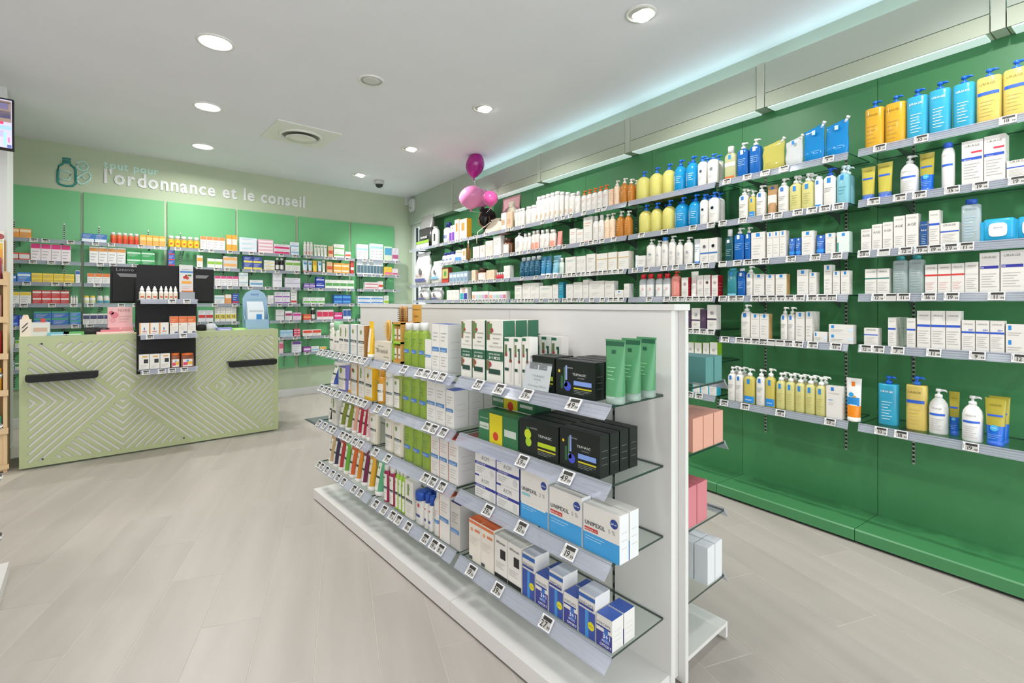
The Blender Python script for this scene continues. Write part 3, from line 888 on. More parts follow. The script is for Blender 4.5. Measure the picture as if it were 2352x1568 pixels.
style('ta', 'tube', 'tube', 'tube', 'pale blue scrub tube', c='#7db8cc', cc='#dfe6e8', clear=.1, pr=[('l', .2, .8, .3, .8, 3, '#c0dfe8')])
style('mb', 'bottle', 'lotion_bottle', 'bottle', 'mint green lotion bottle', c='#cfe0d4', cc='#e6e8e4', e=2.6, d=.04, cap=.25, cw=.5, pr=[('l', .2, .8, .3, .6, 3, '#9fbcab')])
style('te', 'carton', 'carton', 'carton', 'petrol blue skincare carton', c='#2c87a0', side='#1f6f88', pr=[('l', .15, .85, .5, .85, 3, '#9fd0dc'), ('b', 0, 1, .05, .2, '#1f98b0')], d=.06)
style('jr', 'bottle', 'cream_jar', 'jar', 'brown jar with white label', c='#7a4a30', cc='#4a2c1e', e=2, cap=.3, cw=.85, lab=('#e8e2d8', .1, .85, .98))
style('rd', 'bottle', 'nail_bottle', 'bottle', 'tiny red varnish bottle', c='#b81f2e', cc='#efece8', cap=.4, cw=.6)
style('pk', 'carton', 'carton', 'carton', 'pale pink cosmetics carton', c='#e8d2c8', pr=[('l', .2, .8, .4, .7, 3, '#c99a8c')], d=.05)
style('pc', 'carton', 'carton', 'carton', 'pastel rainbow striped box', c='#e3e0da', pr=[('b', .02, .2, .15, .6, '#e3a78c'), ('b', .22, .4, .15, .6, '#b9c8d8'), ('b', .42, .6, .15, .6, '#a9c8b0'), ('b', .62, .8, .15, .6, '#c0a9cc'), ('b', .82, .98, .15, .6, '#c9788c')], d=.06)
style('kb', 'carton', 'carton', 'carton', 'white carton with blue and teal picture', pr=[('b', .05, .48, .05, .55, '#3aa7b0'), ('b', .52, .95, .05, .55, '#3a3f9a'), ('b', .3, .7, .6, .95, '#c9a9a0')], d=.06)
style('kd', 'bottle', 'drops_bottle', 'bottle', 'white bottle with navy cap', cc='#24317d', e=2, cap=.25, cw=.6, pr=[('b', .15, .85, .1, .6, '#d8dce6'), ('b', .2, .8, .3, .5, '#5a6aa8')])
style('kv', 'bottle', 'drops_bottle', 'bottle', 'purple labelled pet bottle', c='#e6e4e0', cc='#e3e1dd', cap=.22, cw=.7, lab=('#7a3fb0', .08, .72, .98))
style('ky', 'carton', 'carton', 'carton', 'white carton with yellow sides', side='#d8a01d', pr=[('b', .3, .7, .42, .82, '#e08a3a'), ('l', .2, .8, .1, .3, 3, '#c9c5c0')], d=.08)
style('kt', 'bottle', 'tub', 'jar', 'round white and blue tub', c='#dfe6ea', cc='#e8dcc0', cap=.25, cw=.95, lab=('#4f8fcc', .1, .5, .9))
style('kg', 'carton', 'tin_box', 'carton', 'grey-blue pet food tin', c='#8fa4b4', side='#a9b6c0', pr=[('b', .1, .9, .5, .8, '#c8d2da'), ('b', .3, .7, .15, .4, '#6f8aa4')], d=.06)
style('kr', 'carton', 'carton', 'carton', 'red and green picture box', c='#8d3a2e', pr=[('b', .08, .92, .3, .92, '#b9b06a'), ('o', .5, .6, .2, '#4f8f4a'), ('b', 0, 1, .05, .2, '#c03a2c')], d=.07)
style('cn', 'bottle', 'canister', 'bottle', 'white litter canister with black label', c='#e3e4e2', cc='#d6d7d5', e=3.4, d=.06, cap=.1, cw=.35, sh=.12, pr=[('b', .42, .7, .25, .68, '#35382f')])
style('bg', 'bag', 'pet_food_bag', 'bag', 'white pet food bag with grey top', pr=[('b', .15, .85, .1, .2, '#5f5f98'), ('o', .5, .42, .1, '#6a6a6a'), ('l', .2, .8, .25, .34, 2, '#b06a6a')], d=.13)
style('bq', 'bag', 'pet_food_bag', 'bag', 'white pet food bag with blue band', pr=[('b', .15, .85, .22, .32, '#7fb4d0'), ('o', .5, .52, .1, '#6a6a6a')], d=.13)
style('bz', 'bag', 'litter_bag', 'bag', 'dark grey litter bag', c='#8d8d8b', c2='#3a3b3b', pr=[('b', .02, .98, .16, .24, '#8dba3c'), ('b', .02, .98, .0, .15, '#dcdcd8'), ('t', .6, .3, .5, 'PROFILINE', '#e8e8e6', 1)], d=.16)


def C(base, band, desc, d=.06, v0=.6, v1=.95, side=None, txt=None, tc='#efece8', st=1):
    """one-off carton: base colour, band colour, description"""
    return (base, band, desc, d, v0, v1, side, txt, tc, st)


ORD = ['leftmost', 'second', 'third', 'fourth', 'fifth', 'sixth', 'seventh', 'eighth', 'ninth', 'tenth', 'eleventh', 'twelfth']


def parts_of(kind, w, h, o, key):
    k = (key, round(w, 3), round(h, 3))
    if k not in CACHE:
        CACHE[k] = KINDS[kind](k[1], k[2], **o)
    return CACHE[k]


def place(parts, name, loc, rz, label, cat, group):
    if parts[0][0] is None:
        root = obj(name, parts[0][1], None, loc, rz)
    else:
        root = obj(name, None, None, loc, rz)
        root.empty_display_size = 0.02
        for pnm, me in parts:
            obj(pnm, me, root)
    return tag(root, label, cat, group)


def stock(st, z, yf, phrase, items, group=None):
    """set products on a shelf; items: (style, x0, x1, ytop[, n[, back[, stack]]]) in photo pixels of their front faces"""
    todo = []
    for it in items:
        code, x0, x1, yt = it[:4]
        n = it[4] if len(it) > 4 else 1
        back = it[5] if len(it) > 5 else 0
        stk = it[6] if len(it) > 6 else 1
        dy = it[7] if len(it) > 7 else 0.0
        if isinstance(code, str):
            kind, name, cat, desc, o = S[code]
            key = code
        else:
            base, band, desc, d, v0, v1, side, txt, tc, stk = code
            kind, name, cat = 'carton', 'carton', 'carton'
            pr = []
            if band:
                pr.append(('b', .03, .97, v0, v1, band))
            if txt:
                pr.append(('t', .5, (v0 + v1) / 2 - .07, .75, txt, tc, 1))
            lo, hi = (.1, v0 - .08) if v0 > .4 else (v1 + .08, .92)
            if hi - lo > .15:
                pr.append(('l', .12, .8, lo, hi, 3, '#a9a8a6' if base > '#999999' else '#d4d8dc'))
            o = dict(c=base, side=side, d=d, pr=pr)
            key = code
        a, _ = st.px(x0, yt, yf + dy)
        b_, _ = st.px(x1, yt, yf + dy)
        zt = st.px((x0 + x1) / 2, yt, yf + dy)[1]
        W_ = (b_ - a) / n
        hh = (zt - z) / stk
        if hh < 0.02:
            print('LOW ITEM', phrase, code, hh)
            hh = 0.03
        dep = o.get('d') or W_
        for r_ in range(back + 1):
            for i in range(n):
                for q in range(stk):
                    todo.append((desc, a + W_ * (i + .5), r_, q, stk, W_ - .0016, hh - .0005, kind, name, cat, o, key, yf + dy + r_ * (dep + .006)))
    from collections import Counter
    def full(t):
        d = t[0]
        if t[4] > 1:
            d += (' at stack bottom' if t[3] == 0 else ' at stack top' if t[3] == t[4] - 1 else ' mid-stack')
        if t[2]:
            d += ' behind' if t[2] == 1 else ' rearmost'
        return d
    cnt = Counter(full(t) for t in todo)
    seen = Counter()
    for t in sorted(todo, key=lambda t: t[1]):
        fd = full(t)
        i = seen[fd]
        seen[fd] += 1
        n = cnt[fd]
        where = ''
        if n > 1:
            where = ', rightmost' if i == n - 1 else ', ' + ORD[i] + ('' if t[2] else ' from left' if i else '')
        lab = fd + where + ', ' + phrase
        ps = parts_of(t[7], t[5], t[6], t[10], t[11])
        loc = st.pt(t[1], t[12], z + t[3] * (t[6] + .0005))
        place(ps, t[8], loc, st.phi, lab, t[9], group or ('products on the ' + phrase))


# ------------------------------------------------------------------ shelves with rails and price tags
TAGW = M('#e9e9e6', 0.4)
TAGS, TAGK = M('#b4b2ac', 0.4), M('#23221f', 0.6)
TAGC = {}


def price_tag(price, w, h):
    k = (price, w, h)
    if k not in TAGC:
        mb = MB()
        mb.box(-w / 2, w / 2, -0.006, 0, -h, 0, TAGW)
        f = lambda u0, u1, v0, v1, mt, y: mb.face([((u0 - .5) * w, y, (v0 - 1) * h), ((u1 - .5) * w, y, (v0 - 1) * h), ((u1 - .5) * w, y, (v1 - 1) * h), ((u0 - .5) * w, y, (v1 - 1) * h)], mt)
        f(.14, .95, .08, .93, TAGS, -.0064)
        f(.18, .91, .64, .9, TAGK, -.0067)
        f(.04, .09, .25, .8, M('#9a9a98'), -.0064)
        if price:
            big, sm = price
            mb.text(big, -.02 * w, -h * .84, h * .62, TAGK, y=-.0068, bold=1, align=.62)
            mb.text(sm, .3 * w, -h * .84, h * .3, TAGK, y=-.0068, bold=1, align=.3)
        TAGC[k] = mb.mesh('price_tag')
    return TAGC[k]


def rail_mesh(L, hh, out):
    """ridged strip hanging from the shelf front; out = how far the foot stands forward"""
    mb = MB()
    n = 4
    pts = [(0.0, 0.004), (-0.004, 0.004)]
    for i in range(n):
        t0, t1 = i / n, (i + 1) / n
        for t, e in ((t0 + .04, 0.0), (t0 + .06, -.0022), (t1 - .1, -.0022), (t1 - .08, 0.0)):
            pts.append((-.004 - out * t + e, .004 - (hh + .004) * t))
    pts.append((-.004 - out, -hh))
    back = [(-.0015 - out, -hh), (0.0, -.006)]
    mb.prism(pts + back, 0, -L / 2, L / 2, RAIL)
    return mb.mesh('price_rail')


def bracket_mesh(depth):
    mb = MB()
    mb.prism([(0, 0), (-depth * .92, -.006), (-depth * .92, -.014), (-depth * .3, -.035), (0, -.075)], 0, -.002, .002, M('#56615b', 0.4, metal=.5))
    return mb.mesh('bracket')


PR = [('9', '98'), ('12', '90'), ('14', '95'), ('7', '50'), ('19', '98'), ('11', '90'), ('16', '90'), ('8', '95')]


def shelf(st, x0, x1, z, yf, yb, phrase, tags=(), hh=.044, out=.012, brackets=True, tw=.062, th=.043, glass=True, group='glass shelves', label=None, tagzone=None):
    root = obj('glass_shelf', None, None, st.pt((x0 + x1) / 2, yb, z), st.phi)
    root.empty_display_size = .03
    tag(root, label or ('clear glass shelf with price rail, ' + phrase), 'shelf', group)
    L = x1 - x0
    dpt = yb - yf
    mb = MB()
    mb.box(-L / 2, L / 2, -dpt, 0, -.008, 0, GEDGE, top=GLASS)
    for i, f in enumerate(mb.f):
        if i == 0:
            mb.m[0] = mb.mi(GLASS)
    mb.build('glass_panel', root)
    r = obj('price_rail', rail_mesh(round(L, 3), hh, out), root, (0, -dpt, 0))
    if brackets:
        bm = bracket_mesh(dpt)
        for sx in (-1, 1):
            obj('bracket', bm, root, (sx * (L / 2 - .17 if L > .5 else L / 2 - .02), 0, -.008))
    tilt = math.atan2(out, hh)
    for i, t in enumerate(tags):
        px, price = t if isinstance(t, tuple) and not isinstance(t[0], str) else (t, PR[(i * 3 + int(z * 10)) % len(PR)])
        lx = st.px(px, YH, yf - out * .5)[0] - (x0 + x1) / 2
        lx = max(-L / 2 + tw / 2, min(L / 2 - tw / 2, lx))
        o = obj('price_tag', price_tag(price, tw, th), r, (lx, -.0075 - out * .02, .002))
        o.rotation_euler = (-tilt, 0, 0)
    return root


# ------------------------------------------------------------------ green shelf wall
YF = -0.34
ZR = [2.365, 2.06, 1.757, 1.498, 1.195, 0.722]
ROWN = ['top shelf', 'second shelf', 'third shelf', 'fourth shelf', 'fifth shelf', 'bottom shelf', 'seventh shelf']
BAYS = {'A': (-0.91, -0.02, 'nearest green bay'), 'B': (0.035, 0.885, 'second green bay'), 'C': (0.92, 1.775, 'third green bay'), 'D': (1.80, 2.69, 'fourth green bay'),
        'E': (2.705, 3.645, 'fifth green bay'), 'F': (3.665, 4.655, 'sixth green bay'), 'G': (4.67, 5.56, 'seventh green bay'), 'H': (5.565, 6.69, 'window-end bay')}
p = lambda a, b_='98': (a, b_)
WALL = {
 ('A', 0): ([(2022, p('13')), (2117, p('10')), (2316, p('18'))],
            [('ua', 1983, 2028, 230), ('ua', 2029, 2078, 217), ('ub', 2078, 2129, 202), ('ub', 2129.5, 2182, 185), ('ub', 2185, 2238, 171), ('ug', 2239, 2300, 154), ('ug', 2300.5, 2365, 134)]),
 ('A', 1): ([(2008, p('9')), (2068, p('8')), (2113, p('19')), (2188, p('15')), (2253, p('19')), (2337, p('19'))],
            [('ut', 1974, 2007, 382), ('ut', 2010, 2047, 371), ('uj', 2062, 2106, 355), ('ux', 2108, 2144, 349), ('uo', 2158, 2191, 326), ('uz', 2208, 2259, 322), ('uz', 2259.5, 2310, 310), ('uc', 2311, 2366, 366)]),
 ('A', 2): ([(1979, p('28')), (2031, None), (2081, p('12')), (2117, p('19')), (2148, p('19')), (2184, p('29')), (2220, p('11'))],
            [('ue', 1977, 2002, 526), ('ue', 2002, 2026.5, 515), ('ue', 2027, 2051, 510), ('ue', 2052, 2079, 496), ('ue', 2079.5, 2110, 491), ('uu', 2112, 2132, 508), ('uc', 2133, 2158.6, 483), ('uc', 2159, 2203, 511), ('uk', 2205.5, 2252, 456), ('uw', 2254, 2332, 501), ('uw', 2334, 2400, 495)]),
 ('A', 3): ([(2018, p('12')), (2047, None), (2076, p('11')), (2135, p('16')), (2187, p('19')), (2290, p('11'))],
            [('un', 1986, 2043, 617, 2), ('ul', 2048, 2122, 587, 2), ('ur', 2124, 2216, 606, 3), ('up', 2216, 2248, 602), ('ud', 2249, 2296.5, 580), ('ud', 2297, 2354, 574)]),
 ('A', 4): ([(1990, p('12')), (2018, p('8')), (2063, p('7')), (2146, p('11')), (2246, p('9')), (2345, p('12'))],
            [('uc', 1984, 2017, 753), ('uc', 2039, 2058, 729, 1, 2), ('uc', 2082, 2103, 730), ('uc', 2105.5, 2207, 714, 3), ('us', 2208, 2308, 736, 3), ('lx', 2309, 2372, 745, 1, 0, 2)]),
 ('A', 5): ([(2025, p('10')), (2071, p('18')), (2231, p('19'))],
            [('ub', 2013, 2061, 864, 1, 0, 1, .07), ('ug', 2077, 2127, 865, 1, 0, 1, .06), ('uj', 2128, 2174, 894, 1, 0, 1, .05), ('ux', 2177, 2203, 900, 1, 0, 1, .09), ('uj', 2204, 2255, 910, 1, 0, 1, 0), ('ux', 2258, 2309, 916, 1, 1, 1, 0)]),
 ('B', 0): ([(1671, p('15')), (1718, p('12')), (1759, p('11')), (1802, p('11')), (1904, p('9'))],
            [('le', 1662, 1689, 335), ('lb', 1691, 1717, 327), ('lb', 1719, 1746, 318), ('p1', 1748, 1799, 322), ('p2', 1801, 1841, 314), ('p3', 1843, 1891, 286), ('p3', 1893, 1946, 274)]),
 ('B', 1): ([(1657, p('18')), (1707, p('21')), (1764, p('15')), (1788, p('16')), (1834, p('14')), (1866, p('9')), (1896, p('16')), (1926, p('12'))],
            [('lp', 1695, 1717, 433, 1, 1), ('lz', 1718, 1734, 437), ('lp', 1735, 1756, 425), ('lt', 1758, 1783, 424), ('lp', 1785, 1809, 409), ('ly', 1811, 1867, 400, 2, 1), ('lw', 1868, 1888, 404), ('lv', 1889, 1918, 385), ('lq', 1919, 1949, 379, 1, 1)]),
 ('B', 2): ([(1659, None), (1695, p('11')), (1719, p('14')), (1736, p('11')), (1758, p('14')), (1818, p('12')), (1874, p('13')), (1923, p('20'))],
            [('ld', 1664, 1683, 526), ('lb', 1684, 1708, 523), ('lb', 1709, 1724, 521), ('lc', 1725, 1757, 533), ('lc', 1761, 1805, 531, 3), ('ln', 1810, 1839, 546, 2), ('lc', 1841, 1869, 530), ('ln', 1871, 1894, 539), ('lc', 1895, 1918, 535), ('lm', 1922, 1951, 532)]),
 ('B', 3): ([(1661, p('20')), (1683, p('13')), (1700, p('16')), (1736, p('12')), (1754, p('17')), (1773, p('14')), (1793, p('8')), (1814, p('9')), (1838, p('19')), (1866, p('19')), (1889, p('6')), (1911, p('22'))],
            [('lg', 1669, 1691, 616), ('lj', 1692, 1711, 616), ('lp', 1712, 1729, 611), ('lc', 1730, 1755, 629), ('lc', 1758, 1779, 630), ('ls', 1781, 1807, 629), ('lc', 1830, 1857, 619), ('lc', 1858, 1875, 625), ('lc', 1892, 1911, 608), ('lc', 1912, 1929, 622), ('lc', 1931, 1951, 621)]),
 ('B', 4): ([(1667, p('8')), (1700, p('13')), (1717, p('9')), (1736, p('17')), (1754, p('20')), (1773, None), (1792, None), (1812, p('13')), (1835, p('8')), (1868, p('8')), (1921, p('13'))],
            [('lp', 1700, 1723, 699), ('ls', 1724, 1766, 720, 2), ('lp', 1791, 1825, 705, 2), ('lc', 1827, 1848, 716), ('lc', 1850, 1866, 715, 1, 1), ('lx', 1868, 1900, 762), ('lx', 1903, 1960, 745, 1, 0, 2)]),
 ('B', 5): ([(1665, p('20')), (1713, p('21')), (1794, p('14')), (1908, p('13'))],
            [('lp', 1670, 1705, 843, 2, 1), ('lz', 1706, 1732, 846), ('lp', 1735, 1755, 848), ('lz', 1756, 1778, 846), ('ly', 1780, 1895, 861, 5, 1), ('lh', 1897, 1934, 887), ('lo', 1938, 1975, 869)]),
 ('C', 0): ([], [('by', 1453, 1482, 391, 1, 1), ('by', 1484, 1512, 382, 1, 1), ('by', 1514, 1541, 374, 1, 1), ('bb', 1542, 1568, 365, 1, 1), ('bb', 1569, 1597, 356, 1, 1), ('bw', 1599, 1620, 358, 1, 1), ('bw', 1621, 1646, 352, 1, 1)]),
 ('C', 1): ([(1475, p('15')), (1528, p('15')), (1593, p('23')), (1655, p('15'))], [('by', 1460, 1487, 469, 1, 1), ('by', 1488, 1512, 464, 1, 1), ('by', 1514, 1542, 458, 1, 1), ('bb', 1543, 1573, 451, 1, 1), ('bb', 1575, 1603, 445, 1, 1), ('bw', 1604, 1623, 445, 1, 1), ('bw', 1624, 1648, 440, 1, 1)]),
 ('C', 2): ([1460, 1486, 1527, 1553, 1585, 1602, 1622], [('bt', 1457, 1464, 586), ('bx', 1465, 1481, 587), ('bn', 1482, 1503, 549), ('bn', 1504, 1516, 552), ('bk', 1517, 1532, 544), ('bn', 1533, 1549, 541), ('bn', 1550, 1566, 550), ('bn', 1568, 1588, 544), ('bt', 1590, 1607, 548), ('bv', 1608, 1648, 547, 2)]),
 ('C', 3): ([1493, 1533, 1550, 1566, 1584, 1599, 1614, 1630], [('br', 1466, 1500, 629, 2), ('br', 1503, 1538, 628, 2), ('bp', 1540, 1559, 623), ('bc', 1565, 1581, 637), ('bh', 1583, 1600, 623), ('bc', 1601, 1632, 632, 2), ('bc', 1634, 1649, 632)]),
 ('D', 0): ([1295, 1312, 1343, 1375, 1389], [('as', 1303, 1318, 443), ('ab', 1319, 1331, 439), ('av', 1333, 1395, 431, 5), ('ac', 1398, 1407, 434), ('ap', 1408, 1419, 414), ('aa', 1420, 1436, 408, 1, 1), ('aa', 1438, 1451, 410, 1, 1)]),
 ('D', 1): ([1297, 1339, 1358, 1369, 1384, 1411], [('ao', 1308, 1323, 525), ('ao', 1324, 1339, 527), ('ao', 1340, 1359, 498), ('ab', 1360, 1385, 494, 2), ('ap', 1386, 1409, 490, 2), ('aa', 1411, 1428, 484), ('aa', 1430, 1445, 483)]),
 ('D', 2): ([1298, 1309, 1319, 1331, 1341, 1351, 1362, 1370, 1380, 1391, 1401, 1414, 1427], [('wt', 1298, 1322, 590), ('wc', 1324, 1345, 588, 2), ('wc', 1347, 1367, 583), ('gc', 1369, 1395, 582), ('gc', 1396, 1417, 579), ('gc', 1419, 1444, 577)]),
 ('D', 3): ([1298, 1309, 1319, 1325, 1338, 1361, 1385, 1404, 1415, 1428], [('wc', 1300, 1316, 652), ('wc', 1317, 1338, 648), ('wc', 1339, 1352, 642), ('wc', 1353, 1388, 645), ('wc', 1389, 1410, 645), ('bs', 1412, 1432, 666), ('wc', 1433, 1445, 651)]),
 ('E', 0): ([1177, 1203, 1248, 1279], [('at', 1180, 1201, 479, 3), ('at', 1203, 1227, 472, 2), ('as', 1228, 1281, 445, 5), ('as', 1282, 1292, 440), ('as', 1294, 1304, 441)]),
 ('E', 1): ([1177, 1191, 1199, 1216, 1236, 1254, 1265, 1275], [('bn', 1180, 1198, 534), ('ab', 1199, 1217, 535, 2), ('ak', 1219, 1236, 529, 2), ('ab', 1238, 1259, 527, 2), ('ak', 1260, 1274, 527), ('aq', 1276, 1287, 530)]),
 ('E', 2): ([1200, 1232, 1260, 1277], [('tb', 1191, 1237, 589, 4), ('tt', 1238, 1262, 588, 2), ('ta', 1263, 1281, 586), ('mb', 1283, 1293, 592)]),
 ('E', 3): ([1181, 1194, 1202, 1210, 1217, 1224, 1245, 1266, 1279], [('wc', 1182, 1198, 655), ('wc', 1200, 1238, 650, 2), ('wt', 1239, 1268, 656), ('wc', 1269, 1282, 653), ('te', 1283, 1294, 648)]),
 ('F', 0): ([1092, 1117, 1177], []),
 ('F', 1): ([1083, 1091, 1099, 1122, 1132, 1153], [('pk', 1086, 1101, 566, 2), ('pk', 1102, 1114, 563), ('pk', 1115, 1132, 553, 2), ('wc', 1133, 1150, 542), ('jr', 1151, 1166, 546)]),
 ('F', 2): ([1081, 1089, 1096, 1103, 1109, 1119, 1138, 1156], [('ac', 1083, 1092, 620), ('jr', 1094, 1107, 616), ('pk', 1109, 1115, 626), ('ac', 1117, 1135, 620, 2), ('rd', 1138, 1156, 625, 4), ('wc', 1157, 1171, 610, 2)]),
 ('F', 3): ([1080, 1088, 1096, 1104, 1112, 1120, 1128, 1136, 1150, 1160], [('pc', 1084, 1121, 669), ('pc', 1123, 1163, 669)]),
 ('G', 0): ([1016, 1034, 1050, 1062], [('kd', 1015, 1026, 510), ('kv', 1030, 1042, 517, 2), ('ky', 1044, 1054, 504), ('ky', 1055, 1072, 503)]),
 ('G', 1): ([1017, 1028, 1040, 1053, 1066], [('kd', 1013, 1038, 579, 3), ('kt', 1040, 1055, 574), ('ky', 1061, 1070, 571)]),
 ('G', 2): ([1035, 1046, 1053, 1063], [('kr', 1015, 1030, 614), ('kg', 1032, 1074, 624, 5)]),
 ('G', 3): ([1024, 1042, 1062, 1071], [('wc', 1026, 1054, 666, 3), ('kb', 1056, 1074, 660)]),
 ('H', 0): ([944, 968, 1005], [('bz', 957, 987, 496, 1, 0, 1, .05), ('cn', 990, 1004, 520)]),
 ('H', 2): ([967, 989, 1004], [('bg', 950, 982, 582), ('bq', 987, 1011, 600)]),
}
for (bay, r_), (tags_, items_) in WALL.items():
    s0, s1, bn = BAYS[bay]
    ph_ = ROWN[r_] + ' of ' + bn
    if not (bay == 'C' and r_ > 3):
        shelf(RW, LX(s1), LX(s0), ZR[r_], YF, -.012, ph_, tags_, group='glass shelves on the green wall')
        stock(RW, ZR[r_], YF + .018, ph_, items_)
for r_, z, its, tg in ((4, 1.245, [('pp', 1573, 1587, 709), ('pw', 1588, 1608, 707), ('pp', 1609, 1622, 710), ('pw', 1624, 1646, 700)], [1585, 1600, 1616, 1634]),
                       (5, 1.0, [('pl', 1577, 1594, 786), ('pl', 1595, 1612, 787), ('pl', 1614, 1629, 787), ('pl', 1630, 1648, 786)], [1590, 1620]),
                       (6, 0.74, [('cy', 1590, 1646, 880, 3)], [1586, 1607])):
    s0, s1, bn = BAYS['C']
    ph_ = ('fifth shelf', 'sixth shelf', 'bottom shelf')[r_ - 4] + ' of ' + bn
    shelf(RW, LX(s1), LX(s0), z, YF, -.012, ph_, tg, group='glass shelves on the green wall')
    stock(RW, z, YF + .018, ph_, its)
# pet-food bags on the lower shelf by the window stand on a plain board
shelf(RW, LX(6.55), LX(5.565), ZR[3], YF, -.012, ROWN[3] + ' of window-end bay', [], group='glass shelves on the green wall')
stock(RW, ZR[3], YF + .018, ROWN[3] + ' of window-end bay', [('bg', 958, 980, 660), ('bg', 987, 1009, 660)])

# ------------------------------------------------------------------ back wall shelves
ZB = [2.19, 1.94, 1.69, 1.443, 1.193, 0.942, 0.697]
WHT = '#e9e7e3'
PNAME = ['first back panel', 'second back panel', 'third back panel', 'fourth back panel', 'fifth back panel', 'sixth back panel']
RN7 = ['top shelf', 'second shelf', 'third shelf', 'fourth shelf', 'fifth shelf', 'sixth shelf', 'bottom shelf']
style('vb', 'bottle', 'vitamin_bottle', 'bottle', 'vitamin bottle with red label', cc='#e3e1dd', cap=.22, cw=.8, c='#d9663a', lab=('#d8452f', .1, .6, .98))
style('kc', 'bottle', 'gummy_jar', 'jar', 'colourful gummy jar with white lid', cc='#e3e1dd', cap=.28, cw=.8, c='#e6a52a', lab=('#e8c83a', .1, .8, .98), pr=[('o', .5, .45, .2, '#e0562f')])
style('jy', 'bottle', 'pill_jar', 'jar', 'pill jar with yellow lid', cc='#e5c93a', cap=.22, cw=.85, c='#e9e7e3', lab=('#c9d0a0', .15, .55, .98))
style('jw', 'bottle', 'pill_jar', 'jar', 'white pill jar with blue label', cap=.2, cw=.85, lab=('#3f98b0', .1, .5, .98))
style('sb', 'bottle', 'small_bottle', 'bottle', 'small white plastic bottle', cap=.2, cw=.6)
style('dk', 'bottle', 'syrup_bottle', 'bottle', 'dark syrup bottle with white cap', c='#20191c', cc='#e6e6e4', cap=.18, cw=.6, lab=('#d6d4d0', .12, .55, .98))
style('wb', 'bottle', 'powder_bottle', 'bottle', 'white talc bottle', cap=.12, cw=.8, e=2.6, d=.05, pr=[('b', .2, .8, .15, .35, '#d8a0a0'), ('l', .2, .8, .45, .8, 3, '#8fb09a')])
style('wtb', 'tube', 'tube', 'tube', 'white tube with green print', cc='#e6e6e2', pr=[('b', .2, .8, .75, .85, '#6fae7a'), ('l', .2, .8, .3, .6, 3, '#9fb0a4')])
style('c1', 'tube', 'tube', 'tube', 'pale blue cream tube', c='#c8d8e2', cc='#c04a3a', pr=[('b', .2, .8, .6, .8, '#4f8fb8')])
style('c2', 'tube', 'tube', 'tube', 'yellow and orange cream tube', c='#e8c84a', cc='#e08a2a', pr=[('b', .2, .8, .5, .8, '#e0a02a')])
